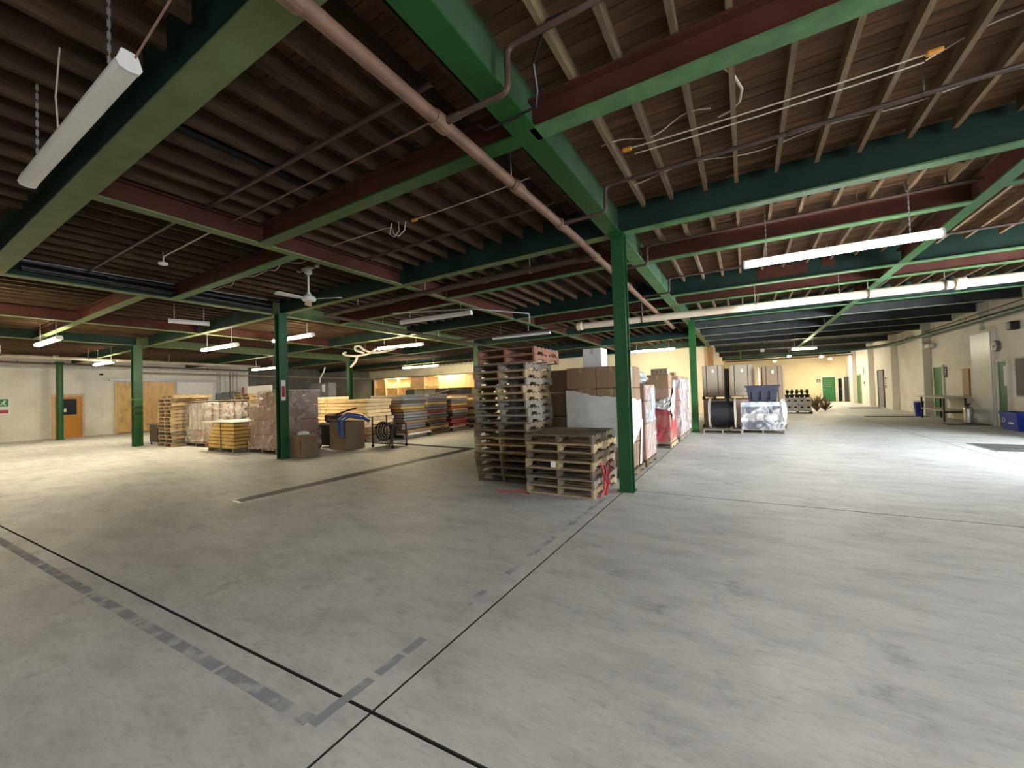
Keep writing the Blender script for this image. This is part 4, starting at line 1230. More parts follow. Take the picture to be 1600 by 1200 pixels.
def drape(walls, m, label, name='stretch_film', nx=14, nz=8, amp=.02, seed=1, group=None):
    """crinkled film hung over box sides; each wall = start, end, lower edge, upper edge (heights along it), outward normal"""
    rg_ = random.Random(seed)
    mb = MB()

    def at(lst, t):
        n = len(lst) - 1
        i = min(int(t * n), n - 1)
        f = t * n - i
        return lst[i] * (1 - f) + lst[i + 1] * f
    for p, q, lo, hi, nr in walls:
        vs, fs = [], []
        for j in range(nz + 1):
            for i in range(nx + 1):
                t = i / nx
                a = .004 + rg_.uniform(0, amp)
                z = at(lo, t) + (at(hi, t) - at(lo, t)) * j / nz
                if j in (0, nz): z += rg_.uniform(-.02, .02)
                vs.append((p[0] + (q[0] - p[0]) * t + nr[0] * a, p[1] + (q[1] - p[1]) * t + nr[1] * a, z))
        for j in range(nz):
            for i in range(nx):
                b = j * (nx + 1) + i
                fs.append((b, b + 1, b + nx + 2, b + nx + 1))
        mb.add(vs, fs)
    return top(name, mb, m, label, 'plastic film', group)


# load 1: big cartons behind the low stack
pallet((-2.43, 7.34, 0), 0.0, 1.22, 1.06, 0, 'pallet under the big cartons right behind the low pallet stack')
rows = [(.14, .60), (.61, 1.10), (1.11, 1.66), (1.67, 2.08)]
rn = ['bottom', 'second', 'third', 'top']
for r, (z0, z1) in enumerate(rows):
    for c, (xa, xb) in enumerate(((-3.05, -2.46), (-2.45, -1.86))):
        for e, (ya, yb) in enumerate(((7.36, 7.87), (7.88, 8.38))):
            carton((xa, ya, z0), (xb, yb, z1), 'brown carton, %s row, %s %s, in the white-wrapped load behind the low pallets' % (rn[r], 'front' if e == 0 else 'back', 'left' if c == 0 else 'right'), M['carton'], 'cartons of the white-wrapped load', axis='y')
drape([((-3.06, 7.355), (-1.85, 7.355), [.62, .6, .55], [1.66, 1.60, 1.52, 1.50, 1.50], (0, -1)), ((-1.855, 7.355), (-1.855, 8.39), [.55, .62, .75, .95], [1.50, 1.46, 1.42, 1.42], (1, 0)),
       ((-3.06, 8.39), (-3.06, 7.355), [.6, .62], [1.6, 1.66], (-1, 0))], M['film_white'], 'white film wrapped round the middle of the big cartons', amp=.008, seed=3)
film([[(-1.842, 7.352, 1.66), (-1.842, 7.6, 1.62), (-1.842, 7.62, 2.06), (-1.842, 7.36, 2.09)]], M['paper'], 'white sheet hanging on the corner of the top carton by the column')
film([[(-1.842, 8.05, .16), (-1.842, 8.20, .14), (-1.842, 8.42, 1.0), (-1.842, 8.30, 1.05)]], M['film_white'], 'loose white film strip at the foot of the big cartons')
# crumpled clear bag on top of load 1 right-hand side
def lump(c, r, seed, n=10, m=14, sq=.8):
    rg = random.Random(seed)
    mb = MB()
    vs, fs = [], []
    for i in range(n + 1):
        for j in range(m):
            th = math.pi * i / n; ph = 2 * math.pi * j / m
            k = 1 + rg.uniform(-.16, .16)
            vs.append((c[0] + r[0] * k * math.sin(th) * math.cos(ph), c[1] + r[1] * k * math.sin(th) * math.sin(ph), c[2] + r[2] * k * math.cos(th)))
    for i in range(n):
        for j in range(m):
            jj = (j + 1) % m
            fs.append((i * m + j, (i + 1) * m + j, (i + 1) * m + jj, i * m + jj))
    mb.add(vs, fs)
    return mb
top('crumpled_bag', lump((-2.1, 8.95, 1.885), (.28, .34, .15), 4), M['crumple'], 'crumpled clear plastic bag on top of the tall cartons right of the column', 'bag')
carton((-2.90, 7.92, 2.085), (-2.50, 8.32, 2.50), 'white carton standing on top of the white-wrapped cartons', M['paper'], axis='y', tapem=M['tapew'])
# load 1b
pallet((-2.42, 8.58, 0), 0.0, 1.2, 1.1, 0, 'pallet under the second load of tall cartons behind the big ones')
for r, (z0, z1) in enumerate(((.14, .88), (.89, 1.36), (1.37, 1.72))):
    for c, (xa, xb) in enumerate(((-3.0, -2.42), (-2.41, -1.83))):
        for e, (ya, yb) in enumerate(((8.62, 9.13), (9.14, 9.66))):
            carton((xa, ya, z0), (xb, yb, z1), 'brown carton, %s row, %s %s, in the second load behind the big cartons' % (['bottom', 'middle', 'top'][r], 'front' if e == 0 else 'back', 'left' if c == 0 else 'right'), M['carton_pink'], 'cartons of the second load', axis='y', tapem=M['tapew'])
drape([((-1.825, 8.62), (-1.825, 9.66), [.95, .9, .8], [1.25, 1.6, 1.66, 1.55], (1, 0))], M['film_blue'], 'pale film round the second load of cartons', seed=4)
drape([((-1.826, 8.62), (-1.826, 9.66), [.16, .2, .16], [1.0, 1.0, .95], (1, 0)), ((-1.826, 8.62), (-1.826, 9.66), [1.3, 1.5, 1.5], [1.70, 1.68, 1.70], (1, 0))], M['film_clear'], 'clear crinkled wrap over the second load of cartons', seed=8, amp=.03)
# load 1c: cartons behind the tall stack, their shade put into a duller cardboard
pallet((-4.02, 7.75, 0), 0.0, 1.2, 1.1, 0, 'pallet under the shaded cartons behind the tall pallet stack')
for r, (z0, z1) in enumerate(((.14, .62), (.63, 1.10), (1.11, 1.60), (1.61, 2.08))):
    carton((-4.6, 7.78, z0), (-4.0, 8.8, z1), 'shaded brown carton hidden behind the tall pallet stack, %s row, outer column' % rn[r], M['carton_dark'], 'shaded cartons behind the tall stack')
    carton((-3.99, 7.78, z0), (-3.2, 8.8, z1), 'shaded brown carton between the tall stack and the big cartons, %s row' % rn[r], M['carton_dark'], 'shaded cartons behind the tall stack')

# load 2: red film
pallet((-2.36, 11.4, 0), 0.0, 1.2, 1.16, 1, 'pallet under the red-wrapped cartons')
for r, (z0, z1) in enumerate(((.14, .52), (.53, .92), (.93, 1.30), (1.31, 1.62), (1.63, 2.0))):
    for c, (xa, xb) in enumerate(((-2.95, -2.37), (-2.36, -1.78))):
        for e, (ya, yb) in enumerate(((11.42, 11.98), (11.99, 12.52))):
            if r == 4 and e == 1: continue
            carton((xa, ya, z0), (xb, yb, z1), 'brown carton, %s row, %s %s, on the red-wrapped pallet' % (['bottom', 'second', 'third', 'fourth', 'top'][r], 'front' if e == 0 else 'back', 'left' if c == 0 else 'right'), M['carton_pink'] if r < 4 else M['carton'], 'cartons of the red-wrapped load', axis='y')
drape([((-2.96, 11.41), (-1.77, 11.41), [.26, .22, .2], [1.34, 1.2, 1.12, 1.1], (0, -1)), ((-1.775, 11.41), (-1.775, 12.53), [.2, .24, .2], [1.12, 1.2, 1.5, 1.62, 1.6], (1, 0))], M['film_red'],
      'red stretch film round the lower cartons beside the column', amp=.025, seed=5)
drape([((-2.5, 11.39), (-1.76, 11.39), [1.14, 1.08, 1.02], [1.20, 1.24, 1.30, 1.42], (0, -1)), ((-1.76, 11.39), (-1.76, 12.2), [1.02, .78, .74, 1.2, 1.5], [1.42, 1.3, 1.5, 1.85, 1.8], (1, 0))], M['film_white'],
      'bunched white film above the red film', amp=.04, seed=6)
pc_ = carton((-2.25, 11.5, 2.005), (-1.80, 11.9, 2.17), 'small carton with dark printed marks on top of the red-wrapped load', M['tapeb'], seam=False)
for k, x in enumerate((-2.21, -2.11, -2.0, -1.90)):
    mb = MB()
    mb.box((x, 11.496, 2.04), (x + .012, 11.5, 2.13)).box((x + .012, 11.496, 2.118), (x + .055, 11.5, 2.13)).box((x + .012, 11.496, 2.08), (x + .045, 11.5, 2.092))
    if k % 2: mb.box((x + .045, 11.496, 2.04), (x + .057, 11.5, 2.09))
    part('printed_mark', mb, M['print'], pc_)
# load 3 and 4: pale wrapped
for (y0, m, lab) in ((12.95, M['carton_pink'], 'first pale-wrapped load'), (14.25, M['carton_grey'], 'second pale-wrapped load')):
    pallet((-2.3, y0 - .02, 0), 0, 1.15, 1.16, 3, 'pallet under the %s before the second column' % lab)
    for r in range(5):
        z0, z1 = .14 + r * .37, .14 + r * .37 + .36
        for c in range(2):
            for e in range(2):
                carton((-2.85 + c * .56, y0 + e * .56, z0), (-2.85 + c * .56 + .55, y0 + e * .56 + .55, z1), 'carton, %s row, %s %s, of the %s' % (['bottom', 'second', 'third', 'fourth', 'top'][r], 'front' if e == 0 else 'back', 'left' if c == 0 else 'right', lab), m, 'cartons of the ' + lab, axis='y', tapem=M['tapew'])
    drape([((-2.86, y0 - .006), (-1.72, y0 - .006), [.2, .2], [1.88, 1.92, 1.86], (0, -1)), ((-1.725, y0 - .006), (-1.725, y0 + 1.13), [.2, .2], [1.86, 1.9, 1.9], (1, 0))], M['film_lilac'], 'lilac stretch film round the %s' % lab, amp=.03, seed=int(y0))
top('timber_offcut', MB().box((-2.3, 13.0, 2.0), (-1.85, 13.4, 2.10), ch=.01), M['timber_brown'], 'dark timber block lying on the first pale-wrapped load', 'timber')

# ------------------------------------------------------------------ tall brown boxes and drum by the second column
for i, (xa, xb, zt, zl, m) in enumerate(((-1.45, -.70, 2.45, 1.27, M['carton_grey']), (-.50, .32, 2.42, 1.27, M['carton_grey']), (.55, 1.22, 2.32, .6, M['carton_dark']))):
    lab = ['leftmost tall', 'middle tall', 'darker right-hand tall'][i]
    if i < 2:
        pallet(((xa + xb) / 2, 17.42, 0), 0, xb - xa + .1, 1.0, 3, 'floor pallet under the %s brown box behind the drum' % lab)
        carton((xa, 17.45, .14), (xb, 18.3, 1.10), 'pinkish carton supporting the %s brown box' % lab, M['carton_pink'], axis='y')
        pallet(((xa + xb) / 2, 17.42, 1.105), 0, xb - xa + .06, 1.0, 0, 'upper pallet beneath the %s brown box' % lab)
    else:
        pallet(((xa + xb) / 2, 17.42, 0), 0, .8, 1.0, 3, 'floor pallet beneath the darker tall brown box')
        carton((xa, 17.45, .14), (xb, 18.3, .6), 'low carton under the darker tall brown box', M['carton_dark'], axis='y')
    o = carton((xa, 17.45, max(zl, .605) - (.025 if i < 2 else 0)), (xb, 18.3, zt), '%s brown box by the second column' % lab, m, seam=False, cat='box', name='tall_box')
    for k, fx_ in enumerate((.18, .72)):
        xs_ = xa + (xb - xa) * fx_
        part('strap', MB().box((xs_, 17.443, zl + .01), (xs_ + .022, 17.45, zt)), M['strap_dark'], o)
    part('label', MB().box(((xa + xb) / 2 - .03, 17.443, zt - .28), ((xa + xb) / 2 + .03, 17.45, zt - .17)), M['paper'], o)
    part('corner_board', MB().box((xb - .05, 17.44, zl + .01), (xb + .006, 17.45, zt)), M['carton'], o)
o = top('upright_board', MB().box((-.68, 17.6, 1.15), (-.54, 18.2, 2.3)), M['rubber'], 'black filler board standing between the two tall boxes', 'board')
part('support', MB().box((-.66, 17.7, 0.0), (-.56, 18.1, 1.15)), M['rubber'], o)
top('white_pole', MB().tube([(.44, 17.3, .0), (.44, 17.3, 2.25)], .022, 8), M['white_plastic'], 'thin white pole standing between tall boxes', 'pole', smooth=True)

sp_c = (-.72, 15.95)
pallet((sp_c[0], 15.36, 0), .05, 1.16, 1.1, 3, 'weathered pallet under the black cable drum')
dr = thing('cable_drum', (sp_c[0], sp_c[1], .137), 'wooden drum wound with thick black cable on a pallet', 'drum')
R_ = .53
zc = .137 + R_ + .005
part('cable_winding', MB().lathe((sp_c[0] - .36, sp_c[1], zc), [(.43, 0), (.445, .03)] + [(.445 - .008 * (k % 2), .03 + k * .022) for k in range(1, 30)] + [(.43, .70)], 28, axis='x'), M['black_cable'], dr, True)
for s, xx in ((0, -.44), (1, .35)):
    f = part('flange', MB().lathe((sp_c[0] + xx, sp_c[1], zc), [(R_ - .01, 0), (R_, .01), (R_, .065), (R_ - .01, .075)], 32, axis='x'), PAL[3], dr, True)
    part('rim_band', MB().lathe((sp_c[0] + xx + .02, sp_c[1], zc), [(R_ + .004, 0), (R_ + .004, .03)], 32, axis='x'), M['tapew'], f, True)
part('arbor_hole', MB().lathe((sp_c[0] + .427, sp_c[1], zc), [(.06, 0), (.06, .006)], 16, axis='x'), M['rubber'], dr)
top('wedge', MB().prism([(0, 0), (.2, 0), (0, .09)], (-.5, 15.5, .137), (-.4, 15.5, .137), (0, -1, 0), (0, 0, 1)), PAL[0], 'small timber wedge in front of the cable drum', 'wedge')

pallet((.46, 15.66, 0), -.02, 1.24, 1.1, 3, 'pallet under the clear-wrapped load beside the drum')
wl_x = (-.12, 1.02)
for r, (z0, z1, mm) in enumerate(((.14, .42, 'navy'), (.425, .68, 'panel_grey'), (.685, 1.02, 'navy'))):
    o = top('plastic_bin', MB().box((wl_x[0], 15.7, z0), (wl_x[1], 16.7, z1), ch=.03).box((wl_x[0] - .015, 15.685, z1 - .06), (wl_x[1] + .015, 16.715, z1 - .03)), M[mm], 'dark plastic bin inside the clear wrap, %s of three' % ['bottom', 'middle', 'top'][r], 'bin')
    for k in range(4):
        part('rib', MB().box((wl_x[0] + .12 + k * .27, 15.68, z0 + .03), (wl_x[0] + .16 + k * .27, 15.70, z1 - .06)), M[mm], o)
mb = MB()
rg = random.Random(5)
def wrinkle_wall(p, q, z0, z1, nx, nz, amp, nrm):
    vs, fs = [], []
    for j in range(nz + 1):
        for i in range(nx + 1):
            t = i / nx
            a = rg.uniform(0, amp)
            vs.append((p[0] + (q[0] - p[0]) * t + nrm[0] * a, p[1] + (q[1] - p[1]) * t + nrm[1] * a, z0 + (z1 - z0) * j / nz))
    for j in range(nz):
        for i in range(nx):
            b = j * (nx + 1) + i
            fs.append((b, b + 1, b + nx + 2, b + nx + 1))
    return vs, fs
mb.add(*wrinkle_wall((-.16, 15.655), (1.06, 15.655), .14, 1.06, 12, 10, .03, (0, -1)))
mb.add(*wrinkle_wall((1.06, 15.655), (1.06, 16.74), .14, 1.06, 8, 10, .05, (1, 0)))
top('clear_wrap', mb, M['film_clear'], 'crinkled clear wrap round the dark bins beside the drum', 'plastic film')
top('bunched_wrap', lump((1.04, 15.72, .72), (.10, .12, .42), 9), M['crumple'], 'bunched pale blue wrap at the corner of the clear-wrapped load', 'plastic film')
film([[(-.15, 15.63, .90), (.95, 15.63, .93), (.95, 15.63, 1.05), (-.15, 15.63, 1.03)]], M['film_blue'], 'pale film band along the top of the clear-wrapped load')
tb_ = thing('plastic_tub', (.48, 16.15, 1.065), 'large navy plastic tub on top of the clear-wrapped load', 'tub')
def tub(x0, x1, y0, y1, z0, z1, tp, m, parent, lip=.04):
    mb = MB()
    o_ = [(x0 + tp, y0 + tp), (x1 - tp, y0 + tp), (x1 - tp, y1 - tp), (x0 + tp, y1 - tp)]
    t_ = [(x0, y0), (x1, y0), (x1, y1), (x0, y1)]
    i_ = [(x0 + lip, y0 + lip), (x1 - lip, y0 + lip), (x1 - lip, y1 - lip), (x0 + lip, y1 - lip)]
    b_ = [(x0 + tp + lip, y0 + tp + lip), (x1 - tp - lip, y0 + tp + lip), (x1 - tp - lip, y1 - tp - lip), (x0 + tp + lip, y1 - tp - lip)]
    vs = [(*p, z0) for p in o_] + [(*p, z1) for p in t_] + [(*p, z1) for p in i_] + [(*p, z0 + .03) for p in b_]
    fs = [(3, 2, 1, 0), (12, 13, 14, 15)]
    for k in range(3):
        for i in range(4):
            j = (i + 1) % 4
            fs.append((k * 4 + i, k * 4 + j, k * 4 + 4 + j, k * 4 + 4 + i))
    mb.add(vs, fs)
    part('body', mb, m, parent)
tub(.02, .94, 15.75, 16.55, 1.065, 1.60, .07, M['navy'], tb_)
part('rim', MB().box((-.03, 15.70, 1.56), (.99, 15.76, 1.62), ch=.01).box((-.03, 16.54, 1.56), (.99, 16.60, 1.62), ch=.01).box((-.03, 15.76, 1.56), (.03, 16.54, 1.62)).box((.93, 15.76, 1.56), (.99, 16.54, 1.62)), M['navy'], tb_)
part('band', MB().box((.0, 15.725, 1.42), (.96, 15.76, 1.45)), M['navy'], tb_)
for k in range(3):
    part('rib', MB().box((.20 + k * .25, 15.745, 1.12), (.24 + k * .25, 15.80, 1.42)), M['navy'], tb_)

# ------------------------------------------------------------------ crates with plants further down the hall
pallet((2.45, 26.35, 0), 0, 1.2, 1.1, 3, 'pallet under the grey crates far down the hall')
for r in range(2):
    for c in range(4):
        z0 = .14 + r * .34
        o = top('crate', MB().box((1.90 + c * .28, 26.4, z0), (2.17 + c * .28, 27.3, z0 + .33), ch=.01), M['crate'], 'grey-white crate, %s row, %s column, far down the hall' % (['bottom', 'top'][r], ['first', 'second', 'third', 'fourth'][c]), 'crate', 'grey crates far down the hall')
        part('hand_hole', MB().box((1.97 + c * .28, 26.395, z0 + .18), (2.10 + c * .28, 26.4, z0 + .26)), M['rubber'], o)
top('board_lid', MB().box((1.9, 26.38, .825), (2.85, 27.3, .86)), M['tapew'], 'pale board lying on the far crates', 'board')
def plant(x, y, z, h, seed, m, label, pot=True):
    t = thing('potted_plant' if pot else 'dry_shrub', (x, y, z), label, 'plant')
    rg = random.Random(seed)
    if pot:
        part('pot', MB().lathe((x, y, z), [(.09, 0), (.12, .18), (.10, .18)], 12), M['rubber'], t, True)
    mb = MB()
    for k in range(60):
        a = rg.uniform(0, 6.28); l = h * rg.uniform(.3, 1)
        b = Vector((x, y, z + (.15 if pot else 0))); sp = rg.uniform(.05, .5) * h * (.7 if pot else 1.0)
        tip = b + Vector((math.cos(a) * sp, math.sin(a) * sp, l))
        midp = b.lerp(tip, .5) + Vector((0, 0, .1 * h))
        s = Vector((-math.sin(a), math.cos(a), 0)) * (.03 if pot else .018)
        mb.add([b - s * .3, b + s * .3, midp + s, tip, midp - s], [(0, 1, 2, 3, 4)])
        if k % 2:
            q = midp + Vector((math.cos(a + 1) * .12, math.sin(a + 1) * .12, .05))
            mb.add([midp, midp + s, q, midp - s], [(0, 1, 2, 3)])
    part('foliage', mb, m, t, kind='stuff')
for k in range(5):
    plant(1.98 + k * .22, 26.62 + .1 * (k % 2), .86, .34, 20 + k, M['leaf'], 'dark leafy plant in a black pot on the far crates, %s in the row' % ['first', 'second', 'third', 'fourth', 'fifth'][k])
plant(3.45, 28.2, 0, 1.15, 41, M['dry'], 'dry brown plant standing on the floor behind the far crates', pot=False)
plant(3.95, 29.0, 0, .95, 43, M['dry'], 'smaller dry brown plant before the far green door', pot=False)

# ------------------------------------------------------------------ right side: table, bins, cylinder
tt = thing('folding_table', (6.85, 22.6, 0), 'long grey table with dark legs against the right wall', 'table')
part('table_top', MB().box((6.45, 21.25, .90), (7.2, 23.95, .95), ch=.01), M['table_top'], tt)
for x, y in ((6.52, 21.5), (7.1, 21.5), (6.52, 23.7), (7.1, 23.7)):
    part('leg', MB().box((x - .025, y - .025, 0), (x + .025, y + .025, .90)), M['steel_dark'], tt)
part('lower_shelf', MB().box((6.5, 21.5, .40), (7.12, 23.7, .44)), M['table_top'], tt)
part('rail', MB().box((6.5, 21.48, .34), (7.12, 21.53, .40)), M['steel_dark'], tt)
cn = thing('waste_can', (6.72, 24.78, 0), 'small dark blue waste can beside the pilaster', 'bin')
part('body', MB().lathe((6.72, 24.78, 0), [(.13, 0), (.17, .60), (.18, .62), (.18, .66), (.15, .66), (.12, .05)], 16, close=False), M['blue_dk'], cn, True)
part('rim', MB().lathe((6.72, 24.78, .62), [(.175, 0), (.19, .01), (.19, .05), (.175, .06)], 16, close=False), M['white_plastic'], cn, True)
gc = thing('steel_cylinder', (6.92, 20.75, 0), 'upright steel cylinder at the corner of the glossy wall sheet', 'cylinder')
part('tank', MB().lathe((6.92, 20.75, 0), [(.10, 0), (.13, .02), (.13, .52), (.10, .60), (.04, .64)], 16), M['steel'], gc, True)
part('valve', MB().lathe((6.92, 20.75, .64), [(.03, 0), (.03, .06)], 10).box((6.85, 20.72, .69), (6.99, 20.78, .72)), M['rubber'], gc)
part('foot_ring', MB().lathe((6.92, 20.75, 0), [(.14, 0), (.14, .03)], 16), M['steel_dark'], gc)
b_ = thing('recycling_bin', (7.14, 18.3, 0), 'blue plastic recycling bin with white marks below the slate board', 'bin')
bx0, bx1, by0, by1 = 6.94, 7.32, 17.85, 18.78
tub(bx0, bx1, by0, by1, 0, .54, .05, M['blue'], b_, .03)
part('rim', MB().box((bx0 - .02, by0 - .02, .50), (bx0 + .02, by1 + .02, .56), ch=.006).box((bx1 - .02, by0 - .02, .50), (bx1 + .02, by1 + .02, .56), ch=.006).box((bx0 + .02, by0 - .02, .50), (bx1 - .02, by0 + .02, .56)).box((bx0 + .02, by1 - .02, .50), (bx1 - .02, by1 + .02, .56)), M['blue'], b_)
part('label', MB().box((bx0 + .012, 18.1, .20), (bx0 + .03, 18.32, .25)), M['paper'], b_)
mb = MB()
for k in range(3):
    for j in range(2):
        a = 2 * math.pi * k / 3 + j * .9; c = a + .8
        mb.beam((bx0 + .014, 18.58 + .07 * math.cos(a), .30 + .07 * math.sin(a)), (bx0 + .014, 18.58 + .07 * math.cos(c), .30 + .07 * math.sin(c)), .014, .022)
part('recycling_mark', mb, M['paper'], b_)
# dark strips on the floor along the right side
for (xa, xb, ya, yb, lb) in ((4.75, 6.9, 24.15, 24.55, 'dark strip across the floor in front of the green door'), (6.15, 7.2, 19.95, 20.5, 'dark strip on the floor before the glossy wall sheet'),
                             (5.6, 7.05, 31.6, 32.6, 'dark strip on the floor before the mauve-grey door')):
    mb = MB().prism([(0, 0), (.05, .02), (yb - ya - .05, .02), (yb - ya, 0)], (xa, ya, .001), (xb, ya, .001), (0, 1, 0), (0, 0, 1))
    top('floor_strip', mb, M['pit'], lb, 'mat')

# ------------------------------------------------------------------ trench drains
def drain(p, q, wd, label):
    p, q = Vector((*p, 0)), Vector((*q, 0))
    d = (q - p).normalized(); s = Vector((d.y, -d.x, 0))
    o = thing('trench_drain', ((p + q) / 2)[:], label, 'drain')
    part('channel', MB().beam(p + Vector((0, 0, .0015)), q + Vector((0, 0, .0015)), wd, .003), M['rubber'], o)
    fr = MB()
    for sg in (-1, 1):
        fr.beam(p + s * sg * wd / 2 + Vector((0, 0, .003)), q + s * sg * wd / 2 + Vector((0, 0, .003)), .02, .007)
    fr.beam(p - s * wd / 2 - d * .02 + Vector((0, 0, .003)), p + s * wd / 2 - d * .02 + Vector((0, 0, .003)), .05, .007)
    part('frame', fr, M['galv'], o)
    L_ = (q - p).length
    bars = MB()
    n = int(L_ / .05)
    for k in range(n):
        c = p + d * (k + .5) * L_ / n
        bars.beam(c - s * (wd / 2 - .01) + Vector((0, 0, .004)), c + s * (wd / 2 - .01) + Vector((0, 0, .004)), .018, .005)
    part('grate_bars', bars, M['steel_dark'], o, kind='stuff')
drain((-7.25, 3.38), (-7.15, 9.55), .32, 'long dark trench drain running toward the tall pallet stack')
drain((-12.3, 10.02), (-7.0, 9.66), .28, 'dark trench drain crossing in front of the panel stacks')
# ------------------------------------------------------------------ left cluster
# small desk behind the banded column
dk = thing('side_desk', (-20.3, 6.75, 0), 'small brown desk unit between the banded column and the pallet pile', 'desk')
part('carcass', MB().box((-20.72, 6.5, .12), (-19.95, 7.1, .80), ch=.006), M['panel_dark'], dk)
part('top', MB().box((-21.0, 6.45, .80), (-19.9, 7.15, .84), ch=.006), M['panel_grey'], dk)
for x, y in ((-20.68, 6.54), (-20.0, 6.54), (-20.68, 7.06), (-20.0, 7.06)):
    part('leg', MB().box((x - .02, y - .02, 0), (x + .02, y + .02, .12)), M['steel_dark'], dk)
part('drawer', MB().box((-20.66, 6.49, .55), (-20.02, 6.5, .77)), M['panel_dark'], dk)

# pile of pallets left (each small in the picture)
def small_pallet_mesh(k):
    mb = MB()
    for x in (-.56, 0, .56):
        mb.box((x - .03, 0, .018), (x + .03, 1.2, .12))
    for i in range(6):
        mb.box((-.6, i * .216, .12), (.6, i * .216 + .12, .138))
    for i in range(3):
        mb.box((-.6, i * .54, 0), (.6, i * .54 + .12, .018))
    return mb.mesh('pallet', PAL[k])
SPM = [small_pallet_mesh(k) for k in range(4)]
ks = [1, 3, 1, 3, 1, 1, 1, 1, 1, 1, 1, 1, 1, 1]
for i in range(14):
    o = link('pallet', SPM[ks[i]], None, (-19.05 + (random.uniform(-.03, .03) if i < 10 else .06 * (i - 9) * (1 if i % 2 else -.3)), 6.42 + random.uniform(-.03, .03), i * .1385), random.uniform(-.03, .03))
    tag(o, 'pale wooden pallet, %s of the pile left of the wrapped pails' % place(13 - i, 14), 'pallet', 'pallet pile beside the wrapped pails')
# second pile behind it, only its top shows
for i in range(14):
    o = link('pallet', SPM[1], None, (-18.3 + random.uniform(-.04, .04), 8.75 + random.uniform(-.03, .03), i * .1385), random.uniform(-.04, .04))
    tag(o, 'pale wooden pallet, %s of the pile behind the wrapped pails' % place(13 - i, 14), 'pallet', 'pallet pile behind the wrapped pails')

# wrapped pails on a pallet
o = link('pallet', SPM[0], None, (-17.72, 6.88, 0), .0); o.scale = (1.38, 1.2, 1)
tag(o, 'wide pallet under the wrapped pails', 'pallet')
wb_ = top('wrapped_bundle', MB().box((-18.45, 6.92, .14), (-16.98, 8.2, .62), ch=.05), M['carton_pink'], 'brownish wrapped bundle below the rows of pails', 'bundle')
part('fold', MB().box((-18.47, 6.905, .36), (-16.96, 6.92, .42)), M['carton'], wb_)
pm = MB().lathe((0, 0, 0), [(.108, 0), (.112, .01), (.112, .20), (.116, .205), (.116, .225), (.10, .235)], 12).mesh('pail', M['can_label'], smooth=True)
plid = MB().lathe((0, 0, .236), [(.10, 0), (.10, .012)], 12).mesh('lid', M['white_plastic'])
for r in range(4):
    for i in range(6):
        for j in range(5):
            if 0 < i < 5 and 0 < j < 4 and r < 3: continue
            o = link('pail', pm, None, (-18.32 + i * .242, 7.04 + j * .25, .625 + r * .25))
            tag(o, 'beige pail, %s row, %s along, %s deep, in the wrapped load' % (['bottom', 'second', 'third', 'top'][r], ORD[i + 1], ORD[j + 1]), 'pail', 'beige pails in the wrapped load')
            link('lid', plid, o)
mb = MB()
mb.add(*wrinkle_wall((-18.5, 6.86), (-16.93, 6.86), .12, 1.60, 14, 10, .05, (0, -1)))
mb.add(*wrinkle_wall((-16.92, 6.86), (-16.92, 8.3), .12, 1.60, 10, 10, .05, (1, 0)))
top('clear_wrap', mb, M['film_clear'], 'loose clear wrap round the beige pails', 'plastic film')
film([[(-18.5, 6.85, 1.64), (-17.6, 6.8, 1.66), (-16.95, 7.4, 1.68), (-16.9, 8.3, 1.67), (-18.5, 8.3, 1.65)]], M['panel_pale'], 'pale sheet covering the top of the wrapped pails', 'cover_sheet', 'sheet', .012)

# yellow boards on a pallet
o = link('pallet', SPM[3], None, (-14.75, 6.4, 0)); o.scale = (1.4, 1.0, 1)
tag(o, 'wide pallet under the yellow boards', 'pallet')
for i in range(7):
    xa = -15.3 + max(0, i - 2) * .09 - .3
    z0 = .14 + i * .115
    top('timber_board', MB().box((xa + random.uniform(-.02, .02), 6.42 + random.uniform(-.01, .01), z0), (-13.92 + random.uniform(-.03, .03), 7.6, z0 + .094), ch=.008), M['ply_yellow'], 'yellow timber board, %s of the yellow stack' % place(6 - i, 7), 'board', 'yellow board stack')
top('grey_board', MB().prism([(0, 0), (2.1, 0), (2.1, .03), (0.9, .06), (0, .03)], (-15.95, 6.38, .952), (-15.95, 7.9, .952), (1, 0, 0), (0, 0, 1)), M['panel_pale'], 'pale grey board lying on the yellow board stack', 'board')
top('timber_strap', MB().box((-14.72, 6.385, .14), (-14.69, 6.40, .945)), M['strap_dark'], 'dark strap on the front of the yellow boards', 'strap')
# loose scraps on top behind
top('scrap_bag', lump((-16.1, 8.6, 1.22), (.5, .35, .22), 31), M['panel_grey'], 'heap of crumpled dark sacks behind the yellow boards', 'bag')
top('scrap_carton', MB().box((-16.7, 8.2, 0), (-15.5, 9.0, .98), ch=.01), M['carton_dark'], 'brown carton under the crumpled sacks', 'carton')

# pinkish wrapped load at the column
o = link('pallet', SPM[0], None, (-12.97, 6.76, 0)); o.scale = (1.35, 1.18, 1)
tag(o, 'pallet under the tall pinkish wrapped load', 'pallet')
blocks = []
for r in range(4):
    for c in range(3):
        for e in range(2):
            z0 = .14 + r * .44
            z1 = z0 + .43
            if c == 0 and r == 3: z1 = z0 + .16
            if c == 0 and e == 0 and r == 3: continue
            xa = -13.74 + c * .52
            carton((xa, 6.8 + e * .68, z0), (xa + .51, 6.8 + e * .68 + .67, z1), 'pinkish carton, %s row, %s column, %s, inside the wrapped load by the column' % (['bottom', 'second', 'third', 'top'][r], ['outer', 'middle', 'inner'][c], 'front' if e == 0 else 'back'), M['carton_pink'], 'cartons of the pinkish wrapped load', axis='y', tapem=M['tapew'])
mb = MB()
mb.add(*wrinkle_wall((-13.78, 6.77), (-12.16, 6.77), .10, 1.55, 16, 12, .035, (0, -1)))
